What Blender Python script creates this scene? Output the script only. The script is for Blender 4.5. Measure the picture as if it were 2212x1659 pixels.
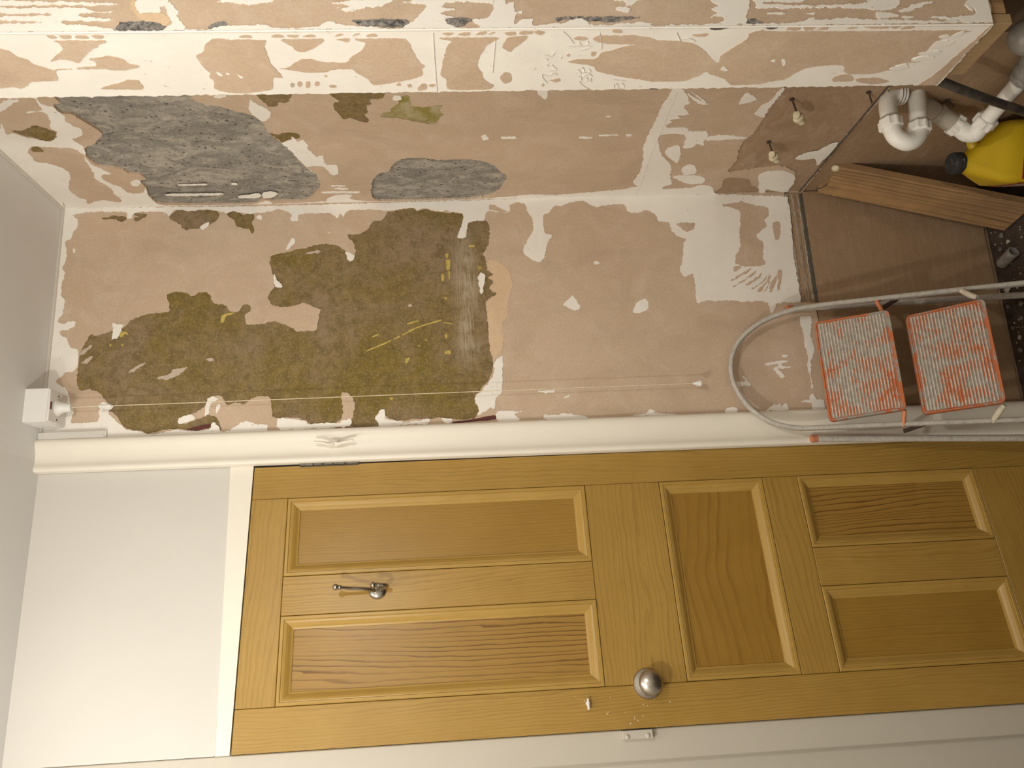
import bpy, bmesh, math, random
import numpy as np
from mathutils import Vector as V, Matrix, noise
from mathutils.geometry import delaunay_2d_cdt
for o in list(bpy.data.objects): bpy.data.objects.remove(o)
sc = bpy.context.scene
COL = sc.collection
HC = 2.72            # ceiling height at the far corner
FL = 0.09            # level of the rough floor

# ------------------------------------------------------------------ camera (phone held sideways: picture left is up)
cd = bpy.data.cameras.new('camera'); cam = bpy.data.objects.new('camera', cd); COL.objects.link(cam)
cd.sensor_fit = 'HORIZONTAL'; cd.sensor_width = 36.0; cd.lens = 36.0 * 1666.28 / 2212.0
cd.clip_start = 0.05
FW = V((0.24421, 0.96772, -0.06271)); RT = V((0.96833, -0.24682, -0.03771)); UP = V((0.05197, 0.05151, 0.99732))
cam.matrix_world = Matrix(((-UP.x, RT.x, -FW.x, -1.05053), (-UP.y, RT.y, -FW.y, -2.0), (-UP.z, RT.z, -FW.z, 1.63714), (0, 0, 0, 1)))
sc.camera = cam
# ------------------------------------------------------------------ world, lamps, exposure
w = bpy.data.worlds.new('world'); sc.world = w; w.use_nodes = True
w.node_tree.nodes['Background'].inputs[0].default_value = (1.0, 0.9, 0.78, 1); w.node_tree.nodes['Background'].inputs[1].default_value = 0.02
def lamp(name, loc, power, col, r, spot=None, aim=None):
    d = bpy.data.lights.new(name, 'SPOT' if spot else 'POINT'); d.energy = power; d.color = col; d.shadow_soft_size = r
    if spot: d.spot_size = math.radians(spot); d.spot_blend = 0.8
    o = bpy.data.objects.new(name, d); o.location = loc; COL.objects.link(o)
    if aim: o.rotation_euler = (V(aim) - V(loc)).to_track_quat('-Z', 'Y').to_euler()
    return o
lamp('fill_left_of_viewer', (-1.60, -1.32, 2.15), 28.0, (1.0, .98, .905), .035)  # added fill from the left, set to even out the walls
lamp('fill_right_of_viewer', (-.50, -1.78, 2.16), 25.5, (1.0, .97, .895), .03)  # added fill, hung low to lift the lower walls
lamp('lamp_by_door', (-1.33, -.72, 2.54), 5.0, (1.0, .985, .94), .03)
vs = sc.view_settings
vs.view_transform = 'Standard'; vs.look = 'None'; vs.exposure = 0.0; vs.gamma = 1.0; vs.use_curve_mapping = False

# ------------------------------------------------------------------ helpers: materials
class NT:
    def __init__(s, name):
        s.m = bpy.data.materials.new(name); s.m.use_nodes = True; s.t = s.m.node_tree; s.b = s.t.nodes['Principled BSDF']
        s.tc = s.t.nodes.new('ShaderNodeTexCoord')
    def n(s, kind, **kw):
        x = s.t.nodes.new('ShaderNode' + kind)
        for k, v in kw.items():
            k = k.replace('_', ' ')
            if k in x.inputs.keys():
                if hasattr(v, 'links') or isinstance(v, bpy.types.NodeSocket): s.t.links.new(v, x.inputs[k])
                else: x.inputs[k].default_value = v
            else: setattr(x, k.replace(' ', '_'), v)
        return x
    def co(s, scale=(1, 1, 1), loc=(0, 0, 0), rot=(0, 0, 0)):
        x = s.n('Mapping', Scale=scale, Location=loc, Rotation=rot); s.t.links.new(s.tc.outputs['Object'], x.inputs['Vector']); return x.outputs[0]
    def noise(s, vec, scale, detail=4, rough=.55, dist=0.0):
        return s.n('TexNoise', Vector=vec, Scale=scale, Detail=detail, Roughness=rough, Distortion=dist).outputs['Fac']
    def ramp(s, fac, stops, interp='LINEAR'):
        r = s.n('ValToRGB', Fac=fac); e = r.color_ramp.elements; r.color_ramp.interpolation = interp
        while len(e) > len(stops): e.remove(e[-1])
        while len(e) < len(stops): e.new(1.0)
        for q, (p, c) in zip(e, stops):
            q.position = p; q.color = tuple(c) + (1,) if len(c) == 3 else c
        return r.outputs['Color']
    def mix(s, fac, a, b, mode='MIX'):
        x = s.t.nodes.new('ShaderNodeMix'); x.data_type = 'RGBA'; x.blend_type = mode
        for i, v in ((0, fac), (6, a), (7, b)):
            if isinstance(v, bpy.types.NodeSocket): s.t.links.new(v, x.inputs[i])
            else: x.inputs[i].default_value = v if i == 0 else tuple(v) + (1,)
        return x.outputs[2]
    def math(s, op, a, b=0.0):
        x = s.t.nodes.new('ShaderNodeMath'); x.operation = op
        for i, v in ((0, a), (1, b)):
            if isinstance(v, bpy.types.NodeSocket): s.t.links.new(v, x.inputs[i])
            else: x.inputs[i].default_value = v
        return x.outputs[0]
    def out(s, col, rough=.8, bump=None, strength=.3, dist=.002, metal=0.0, spec=None):
        if isinstance(col, bpy.types.NodeSocket): s.t.links.new(col, s.b.inputs['Base Color'])
        else: s.b.inputs['Base Color'].default_value = tuple(col) + (1,)
        if isinstance(rough, bpy.types.NodeSocket): s.t.links.new(rough, s.b.inputs['Roughness'])
        else: s.b.inputs['Roughness'].default_value = rough
        s.b.inputs['Metallic'].default_value = metal
        if spec is not None: s.b.inputs['Specular IOR Level'].default_value = spec
        if bump is not None:
            x = s.n('Bump', Strength=strength, Distance=dist, Height=bump); s.t.links.new(x.outputs[0], s.b.inputs['Normal'])
        return s.m
B0, B1 = .0, 1.0
W = lambda v: (v, v, v)
MAT = {}
def plaster(name, a, b, c, stretch=(1, 1, 1)):
    n = NT(name); co = n.co()
    big = n.noise(co, 3.2, 5, .6, .4); mid = n.noise(n.co(stretch, (3, 1, 7)), 14, 5, .65, .8); fine = n.noise(co, 160, 3, .6)
    col = n.mix(n.ramp(big, [(.32, W(0)), (.68, W(1))]), a, b)
    col = n.mix(n.ramp(mid, [(.48, W(0)), (.74, W(.75))]), col, c)
    low = n.noise(n.co((1, 1, .6), (9, 4, 2)), 7, 5, .62, 1.2)
    col = n.mix(n.ramp(low, [(.33, W(.45)), (.52, W(0))]), col, tuple(k * .84 for k in a))
    fl = n.noise(n.co((1, 1, 1), (2, 6, 1)), 38, 3, .7, .6)
    col = n.mix(n.ramp(fl, [(.735, W(0)), (.765, W(.75))]), col, tuple(min(.8, k * 1.45 + .05) for k in c))
    col = n.mix(.25, col, n.ramp(fine, [(.3, W(.35)), (.7, W(.65))]), 'OVERLAY')
    return n.out(col, .82, n.mix(.3, n.ramp(mid, [(0, W(0)), (1, W(1))]), n.ramp(fine, [(0, W(0)), (1, W(1))])), .12, .002, spec=.25)
MAT['skim'] = plaster('pink_brown_skim_plaster', (.535, .395, .278), (.585, .440, .318), (.630, .500, .385))
MAT['board'] = plaster('brown_board', (.310, .200, .115), (.350, .232, .138), (.410, .290, .190), (.9, .9, 5))
MAT['base'] = plaster('brown_base_coat', (.350, .235, .145), (.405, .280, .180), (.480, .360, .255), (1, 1, 2.5))
MAT['tan'] = plaster('tan_lining', (.64, .46, .29), (.68, .50, .33), (.71, .54, .38))
def white(name, a, b, sp_=.55):
    n = NT(name); co = n.co()
    x = n.noise(co, 9, 5, .6, .3); f = n.noise(co, 90, 4, .6)
    col = n.mix(n.ramp(x, [(.35, W(0)), (.7, W(1))]), a, b)
    sp = n.noise(n.co((1, 1, 1), (5, 2, 9)), 55, 3, .7)
    col = n.mix(n.ramp(sp, [(.66, W(0)), (.72, W(sp_))]), col, (.42, .33, .25))
    return n.out(col, .6, n.mix(.5, x, f), .2, .002, spec=.35)
MAT['white'] = white('white_paint_residue', (.87, .825, .755), (.81, .76, .69))
MAT['gloss'] = white('cream_gloss_paint', (.81, .75, .645), (.79, .73, .625), 0.0)
MAT['gloss'].node_tree.nodes['Principled BSDF'].inputs['Roughness'].default_value = .38
def emulsion(name, a, rough=.7):
    n = NT(name); co = n.co(); x = n.noise(co, 2.5, 3); f = n.noise(co, 60, 4, .6)
    return n.out(n.mix(n.ramp(x, [(.3, W(0)), (.7, W(1))]), a, tuple(k * .95 for k in a)), rough, f, .06, .002, spec=.3)
MAT['wall'] = emulsion('white_wall_paint', (.635, .60, .55), .55)
MAT['ceil'] = emulsion('ceiling_paint', (.74, .72, .695), .75)
MAT['frame'] = emulsion('shaded_white_frame_paint', (.54, .49, .41), .45)  # white paint darkened: shade on the latch-side frame is in this colour
MAT['plastic'] = emulsion('white_plastic', (.80, .77, .73), .35)
MAT['caulk'] = emulsion('dirty_caulk', (.60, .545, .48), .8)
def old_paint():
    n = NT('old_olive_paint'); co = n.co()
    big = n.noise(co, 5, 5, .62, .6); mid = n.noise(co, 34, 6, .7, .8); fine = n.noise(co, 190, 4, .7); w1 = n.noise(n.co((1, 1, 1), (4, 9, 2)), 70, 5, .75, .5)
    col = n.mix(n.ramp(big, [(.36, W(0)), (.62, W(1))]), (.290, .205, .125), (.215, .150, .030))
    col = n.mix(n.ramp(mid, [(.38, W(0)), (.66, W(.8))]), col, (.130, .092, .034))
    col = n.mix(n.ramp(fine, [(.50, W(0)), (.75, W(.75))]), col, (.38, .285, .17))
    col = n.mix(n.ramp(w1, [(.66, W(0)), (.74, W(.75))]), col, (.42, .34, .23))
    # a scraped band across the patch: pale streaks where a blade has been drawn sideways
    sep = n.n('SeparateXYZ', Vector=n.tc.outputs['Object']); st = n.noise(n.co((5, 1, 70), (3, 0, 0)), 3.2, 5, .7, .3); ed = n.noise(n.co((1, 1, 1), (0, 2, 0)), 13, 4, .6)
    dz = n.math('ABSOLUTE', n.math('SUBTRACT', n.math('ADD', sep.outputs['Z'], n.math('MULTIPLY', n.math('SUBTRACT', ed, .5), .03)), SCRAPE_Z))
    dx = n.math('ABSOLUTE', n.math('SUBTRACT', sep.outputs['X'], -.30))
    band = n.math('MULTIPLY', n.ramp(dz, [(.010, W(1)), (.042, W(0))]), n.ramp(dx, [(.13, W(1)), (.22, W(0))]))
    col = n.mix(n.math('MULTIPLY', band, n.ramp(n.mix(.45, st, ed), [(.43, W(0)), (.56, W(.85))])), col, (.46, .375, .275))
    return n.out(col, .8, n.mix(.5, mid, fine), .5, .003, spec=.2)
SCRAPE_Z = 1.622
MAT['old'] = old_paint()
def mouldy():
    n = NT('mouldy_green_paint'); co = n.co(); x = n.noise(co, 24, 5, .65, .5); f = n.noise(co, 90, 4, .7)
    col = n.mix(n.ramp(x, [(.40, W(0)), (.60, W(1))]), (.44, .36, .21), (.27, .225, .055))
    col = n.mix(n.ramp(f, [(.58, W(0)), (.72, W(.6))]), col, (.16, .125, .04))
    return n.out(col, .85, f, .4, .003)
MAT['mould'] = mouldy()
def scrape():
    n = NT('scraped_paint'); f = n.noise(n.co((60, 1, 9)), 3, 6, .7, .4); g = n.noise(n.co((1, 1, 1)), 22, 4)
    col = n.mix(n.ramp(n.mix(.55, f, g), [(.42, W(0)), (.60, W(1))]), (.215, .155, .055), (.46, .375, .27))
    return n.out(col, .85, f, .4, .002)
MAT['scrape'] = scrape()
def grey():
    n = NT('bare_grey_render'); co = n.co()
    big = n.noise(n.co((1, 4, 2), (0, 0, 0), (.25, 0, 0)), 4.5, 6, .68, 1.2); mid = n.noise(n.co((1, 1.5, 1)), 26, 8, .80, .5)
    fine = n.noise(co, 240, 4, .75); pit = n.n('TexVoronoi', Vector=n.co((1, 1.3, 1)), Scale=52).outputs['Distance']
    lines = n.noise(n.co((1, 30, 3.6), (2, 3, 1), (.16, 0, 0)), 1.5, 5, .65, 1.8)
    col = n.ramp(mid, [(.30, (.14, .126, .105)), (.5, (.39, .352, .298)), (.72, (.60, .545, .465))])
    col = n.mix(n.ramp(big, [(.40, W(.9)), (.58, W(0))]), col, (.22, .20, .178))
    col = n.mix(n.ramp(fine, [(.50, W(0)), (.80, W(.7))]), col, (.60, .56, .49))
    col = n.mix(n.ramp(lines, [(.30, W(.9)), (.36, W(0))]), col, (.040, .037, .034))
    col = n.mix(n.ramp(pit, [(.10, W(.85)), (.22, W(0))]), col, (.05, .046, .042))
    h = n.mix(.5, n.mix(.5, mid, fine), n.mix(.5, lines, pit))
    return n.out(col, .92, h, .9, .006, spec=.15)
MAT['grey'] = grey()
def meshbead():
    n = NT('rusty_bead_mesh'); f = n.noise(n.co((1, 1, 1)), 90, 5, .7, .6)
    return n.out(n.ramp(f, [(.36, (.05, .046, .046)), (.5, (.22, .20, .185)), (.66, (.42, .37, .31))]), .8, f, .9, .004)
MAT['mesh'] = meshbead()
def flat(name, c, rough=.7, metal=0.0, bump=60, st=.15, var=.12):
    n = NT(name); f = n.noise(n.co(), bump, 4, .6)
    return n.out(n.mix(n.ramp(f, [(.35, W(0)), (.65, W(1))]), tuple(k * (1 - var) for k in c), tuple(min(1, k * (1 + var)) for k in c)), rough, f, st, .001, metal)
MAT['red'] = flat('dark_red_paint', (.105, .022, .016)); MAT['yellow'] = flat('yellow_paint_fleck', (.50, .37, .085), var=.2)
MAT['palefleck'] = flat('pale_plaster_fleck', (.52, .42, .33)); MAT['dark'] = flat('dark_gap', (.10, .085, .07)); MAT['dirt'] = flat('dirty_filler', (.58, .47, .36), var=.25)
MAT['pencil'] = flat('pencil_line', (.66, .61, .565)); MAT['black'] = flat('black_void', (.012, .010, .009))
MAT['steel'] = flat('brushed_nickel', (.50, .455, .395), .30, 1.0, 200, .06, .05); MAT['brass'] = flat('aged_pewter', (.36, .33, .28), .27, 1.0, 90, .1, .15)
MAT['hinge'] = flat('dull_steel_hinge', (.125, .113, .095), .5, .7, 120, .2, .35)
MAT['nail'] = flat('rusty_nail', (.075, .050, .036), .7, .3); MAT['plug'] = flat('cream_plug', (.62, .55, .37), .5)
MAT['redlens'] = flat('dark_red_lens', (.10, .012, .012), .2); MAT['cord'] = flat('pull_cord', (.70, .60, .44), .8)
def wood(name, along, light, mid, dark, spacing=.009, wander=.020, seed=0, contrast=.5, rough=.36, arch=0.0, sharp=.55):
    """pine: dark growth lines running along the grain, wandering sideways; arch > 0 bends them into cathedral figures"""
    n = NT(name); sx = (1, 1, .16) if along == 'z' else (.16, 1, 1)
    co = n.co(sx, (seed, seed * .7, seed * .31)); sep = n.n('SeparateXYZ', Vector=n.tc.outputs['Object'])
    ac = sep.outputs['X'] if along == 'z' else sep.outputs['Z']
    w1 = n.math('MULTIPLY', n.math('SUBTRACT', n.noise(co, 3.5, 2, .5), .5), wander * 9)
    w2 = n.math('MULTIPLY', n.math('SUBTRACT', n.noise(n.co(tuple(k * (1 if k == 1 else 1.6) for k in sx), (seed, 2, 1)), 26, 3, .55), .5), wander * .75)
    w3 = n.math('MULTIPLY', n.math('SUBTRACT', n.noise(n.co((.55, .55, .55) if arch else (1, 1, 1), (seed, 5, 3)), 4.2, 2, .45), .5), arch * .5)
    w4 = n.math('MULTIPLY', n.math('SUBTRACT', n.noise(n.co(tuple(k * (1 if k == 1 else .12) for k in sx), (seed, 1, 6)), 1.1 / spacing * .22, 2, .5), .5), spacing * 3.4)
    ph = n.math('ADD', n.math('ADD', n.math('ADD', ac, w4), w1), n.math('ADD', w2, w3))
    fr = n.math('FRACT', n.math('DIVIDE', ph, spacing))
    line = n.ramp(fr, [(0, W(0)), (sharp, W(.12)), (.90, W(1)), (.97, W(.75)), (1.0, W(0))])
    amp = n.ramp(n.noise(n.co(tuple(k * (1 if k == 1 else .6) for k in sx), (seed, 8, 2)), 14, 4, .6), [(.34, W(.22)), (.62, W(1))])
    fib = n.noise(n.co(tuple(k * (1 if k == 1 else .25) for k in sx), (seed, 3, 1)), 420, 3, .6)
    blot = n.noise(n.co((1, 1, 1), (seed, 0, 0)), 6, 4, .6)
    col = n.mix(n.ramp(blot, [(.3, W(0)), (.7, W(1))]), light, mid)
    col = n.mix(n.math('MULTIPLY', n.math('MULTIPLY', line, contrast), amp), col, dark)
    col = n.mix(n.ramp(fib, [(.50, W(0)), (.74, W(.30))]), col, tuple(k * .60 for k in mid))
    return n.out(col, rough, n.mix(.5, line, fib), .05, .001, spec=.4)
PINE = ((.415, .253, .060), (.362, .212, .044), (.225, .115, .019))
MAT['stile'] = wood('pine_upright', 'z', *PINE, spacing=.0085, wander=.018, seed=1.3, contrast=.5)
MAT['rail'] = wood('pine_rail', 'x', *PINE, spacing=.012, wander=.022, seed=4.1, contrast=.55, arch=.12)
MAT['bead'] = wood('pine_moulding', 'z', (.445, .278, .068), (.40, .242, .053), (.27, .145, .028), spacing=.006, wander=.004, seed=7.7, contrast=.3)
MAT['beadh'] = wood('pine_moulding_across', 'x', (.445, .278, .068), (.40, .242, .053), (.27, .145, .028), spacing=.006, wander=.004, seed=2.2, contrast=.3)
MAT['panel'] = wood('pine_panel', 'z', (.345, .198, .036), (.310, .172, .028), (.190, .092, .014), spacing=.0065, wander=.006, seed=9.5, contrast=.42)
MAT['panelb'] = wood('pine_panel_strong_grain', 'z', (.355, .203, .044), (.325, .179, .036), (.145, .064, .012), spacing=.0105, wander=.016, seed=5.2, contrast=1.25, sharp=.70)
MAT['panelc'] = wood('pine_panel_cathedral', 'x', (.335, .185, .032), (.295, .157, .024), (.185, .085, .011), spacing=.024, wander=.012, seed=3.3, contrast=.55, arch=.34)
MAT['rough'] = wood('weathered_plank', 'z', (.46, .27, .115), (.26, .155, .078), (.110, .062, .030), spacing=.020, wander=.030, seed=6.4, contrast=.8, rough=.8)
MAT['batten'] = wood('sawn_batten', 'z', (.40, .275, .145), (.35, .23, .115), (.25, .15, .07), spacing=.012, wander=.01, seed=8.4, contrast=.3, rough=.8)
def pvc(name, a, b, amt):
    n = NT(name); x = n.noise(n.co(), 26, 5, .65, .5); f = n.noise(n.co(), 120, 3)
    return n.out(n.mix(n.ramp(x, [(.5 - amt, W(0)), (.72, W(1))]), a, b), .42, f, .08, .001)
MAT['pvc'] = pvc('white_pvc', (.82, .79, .73), (.72, .67, .60), -.08)
MAT['dirtypvc'] = pvc('grimy_pvc', (.47, .42, .35), (.30, .26, .21), .12)
MAT['greypipe'] = pvc('dusty_grey_pipe', (.20, .18, .155), (.36, .335, .30), .1)
MAT['hose'] = pvc('black_hose', (.045, .038, .032), (.13, .115, .10), .05)
def splatter(name, base, a, b, thr, sc_=38):
    n = NT(name); co = n.co(); x = n.noise(co, sc_, 6, .72, .5); y = n.noise(n.co((1, 1, 1), (7, 2, 4)), 85, 5, .7, .4); z = n.noise(n.co((1, 1, 1), (1, 8, 3)), 130, 4, .7)
    col = n.mix(n.ramp(y, [(.35, W(0)), (.65, W(1))]), a, b)
    col = n.mix(n.ramp(x, [(thr - .03, W(0)), (thr + .03, W(1))]), base, col)
    col = n.mix(n.ramp(z, [(.67, W(0)), (.71, W(.8))]), col, (.13, .125, .125))
    col = n.mix(n.ramp(z, [(.27, W(.8)), (.31, W(0))]), col, (.68, .63, .55))
    return n.out(col, .7, n.mix(.5, x, z), .45, .002)
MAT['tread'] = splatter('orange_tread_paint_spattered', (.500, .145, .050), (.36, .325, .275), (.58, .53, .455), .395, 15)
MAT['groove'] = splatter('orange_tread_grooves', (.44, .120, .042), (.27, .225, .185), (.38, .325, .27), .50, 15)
MAT['edge'] = splatter('orange_tread_edge', (.500, .145, .050), (.38, .33, .28), (.28, .245, .21), .53, 22)
MAT['rails'] = splatter('painted_metal_rail', (.47, .43, .375), (.36, .33, .285), (.55, .51, .45), .48, 70)
MAT['orange'] = flat('orange_plastic_cap', (.56, .205, .105), .55); MAT['lug'] = flat('cream_plastic_lug', (.56, .49, .37), .6)
def jugm():
    n = NT('yellow_plastic'); f = n.noise(n.co(), 48, 5, .7); g = n.noise(n.co(), 7, 3)
    col = n.mix(n.ramp(g, [(.3, W(0)), (.7, W(1))]), (.60, .405, .014), (.53, .345, .012))
    return n.out(n.mix(n.ramp(f, [(.60, W(0)), (.70, W(.45))]), col, (.36, .25, .05)), .38, f, .05, .001)
MAT['jug'] = jugm(); MAT['cap'] = splatter('black_cap', (.022, .021, .021), (.10, .095, .09), (.16, .15, .14), .60, 90)
MAT['labelred'] = flat('red_print', (.30, .022, .014), .4); MAT['labelwhite'] = None
def labelw():
    n = NT('pale_print'); f = n.noise(n.co((1, 1, 3)), 190, 3, .7)
    return n.out(n.ramp(f, [(.50, (.50, .42, .34)), (.56, (.36, .16, .12))]), .45)
MAT['labelwhite'] = labelw()
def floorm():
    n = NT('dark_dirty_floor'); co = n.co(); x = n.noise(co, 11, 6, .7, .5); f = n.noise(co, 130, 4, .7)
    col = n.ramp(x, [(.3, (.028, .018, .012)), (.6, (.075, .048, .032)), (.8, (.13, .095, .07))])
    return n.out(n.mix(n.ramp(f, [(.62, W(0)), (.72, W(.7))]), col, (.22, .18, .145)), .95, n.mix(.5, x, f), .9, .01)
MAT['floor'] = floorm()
MAT['chip'] = flat('plaster_rubble', (.44, .385, .32), .9, 0, 70, .5, .25); MAT['slate'] = flat('grey_rubble', (.17, .155, .14), .9, 0, 70, .5, .3)

# ------------------------------------------------------------------ helpers: objects
def tag(o, label, cat, group=None):
    o['label'] = label; o['category'] = cat
    if group: o['group'] = group
    return o
def struct(o, label, cat):
    o['kind'] = 'structure'; return tag(o, label, cat)
def obj(name, vs_, fs, mat, parent=None, smooth=None, base=None):
    me = bpy.data.meshes.new(name)
    b = V(base) if base is not None else V((0, 0, 0))
    me.from_pydata([tuple(V(v) - b) for v in vs_], [], fs); me.update()
    if smooth:
        me.shade_smooth(); me.set_sharp_from_angle(angle=math.radians(smooth))
    me.materials.append(MAT[mat] if isinstance(mat, str) else mat)
    o = bpy.data.objects.new(name, me); COL.objects.link(o)
    if parent is not None: o.parent = parent
    return o
def empty(name, loc=(0, 0, 0), mw=None):
    o = bpy.data.objects.new(name, None); COL.objects.link(o); o.empty_display_size = .05
    if mw is not None: o.matrix_world = mw
    else: o.location = loc
    return o
class G:                                        # a growing list of vertices and faces
    def __init__(s): s.v = []; s.f = []
    def add(s, v, f):
        k = len(s.v); s.v += [tuple(p) for p in v]; s.f += [tuple(i + k for i in q) for q in f]; return s
    def box(s, lo, hi, bev=0.0, seg=1):
        bm = bmesh.new(); bmesh.ops.create_cube(bm, size=1.0)
        for v in bm.verts: v.co = V([lo[i] + (v.co[i] + .5) * (hi[i] - lo[i]) for i in range(3)])
        if bev: bmesh.ops.bevel(bm, geom=bm.edges[:], offset=bev, segments=seg, affect='EDGES')
        s.bm(bm); return s
    def bm(s, bm):
        bm.verts.index_update(); s.add([v.co[:] for v in bm.verts], [[v.index for v in f.verts] for f in bm.faces]); bm.free()
    def prism(s, pts, axis, a0, a1):            # 2-d outline swept along one axis
        def p3(p, a): q = list(p); q.insert(axis, a); return q
        n = len(pts); v = [p3(p, a0) for p in pts] + [p3(p, a1) for p in pts]
        s.add(v, [[i, (i + 1) % n, n + (i + 1) % n, n + i] for i in range(n)] + [list(range(n))[::-1], list(range(n, 2 * n))]); return s
    def tube(s, pts, r, n=12, sub=6, caps=True, flat=1.0, closed=False):
        pts = [V(p) for p in pts]; rs = r if isinstance(r, (list, tuple)) else [r] * len(pts)
        P, R = [], []
        if sub > 1 and len(pts) > 2:
            for i in range(len(pts) - 1):
                p0, p1, p2, p3 = pts[max(i - 1, 0)], pts[i], pts[i + 1], pts[min(i + 2, len(pts) - 1)]
                for k in range(sub):
                    t = k / sub
                    P.append(.5 * ((2 * p1) + (p2 - p0) * t + (2 * p0 - 5 * p1 + 4 * p2 - p3) * t * t + (3 * p1 - p0 - 3 * p2 + p3) * t ** 3)); R.append(rs[i] + (rs[i + 1] - rs[i]) * t)
            P.append(pts[-1]); R.append(rs[-1])
        else: P, R = pts, list(rs)
        t0 = (P[1] - P[0]).normalized(); a = V((0, 0, 1)) if abs(t0.z) < .9 else V((1, 0, 0)); u = t0.cross(a).normalized()
        rings = []
        for i, p in enumerate(P):
            t = (P[min(i + 1, len(P) - 1)] - P[max(i - 1, 0)]).normalized(); u = (u - t * u.dot(t)).normalized(); w_ = t.cross(u)
            rings.append([p + (u * math.cos(2 * math.pi * k / n) + w_ * math.sin(2 * math.pi * k / n) * flat) * R[i] for k in range(n)])
        v = [q for rg in rings for q in rg]; f = []
        for i in range(len(rings) - 1):
            for k in range(n): f.append([i * n + k, i * n + (k + 1) % n, (i + 1) * n + (k + 1) % n, (i + 1) * n + k])
        if caps: f += [list(range(n))[::-1], list(range((len(rings) - 1) * n, len(rings) * n))]
        s.add(v, f); return s
    def lathe(s, p, d, prof, n=24, teeth=None):  # profile (height, radius) along direction d
        p = V(p); d = V(d).normalized(); a = V((0, 0, 1)) if abs(d.z) < .9 else V((1, 0, 0)); u = d.cross(a).normalized(); w_ = d.cross(u)
        v = []; m = len(prof)
        for h, r in prof:
            for k in range(n):
                q = r * (teeth if teeth and (k // 2) % 2 else 1.0); an = 2 * math.pi * k / n
                v.append(p + d * h + (u * math.cos(an) + w_ * math.sin(an)) * q)
        f = [[i * n + k, i * n + (k + 1) % n, (i + 1) * n + (k + 1) % n, (i + 1) * n + k] for i in range(m - 1) for k in range(n)]
        if prof[0][1] > 1e-6: f.append(list(range(n))[::-1])
        if prof[-1][1] > 1e-6: f.append(list(range((m - 1) * n, m * n)))
        s.add(v, f); return s
    def obj(s, name, mat, parent=None, smooth=None, base=None):
        # weld and make normals consistent
        bm = bmesh.new(); vs_ = [bm.verts.new(v) for v in s.v]
        for q in s.f:
            try: bm.faces.new([vs_[i] for i in q])
            except ValueError: pass
        bmesh.ops.remove_doubles(bm, verts=bm.verts[:], dist=1e-6); bmesh.ops.recalc_face_normals(bm, faces=bm.faces[:])
        g = G(); g.bm(bm); return obj(name, g.v, g.f, mat, parent, smooth, base)

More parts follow.
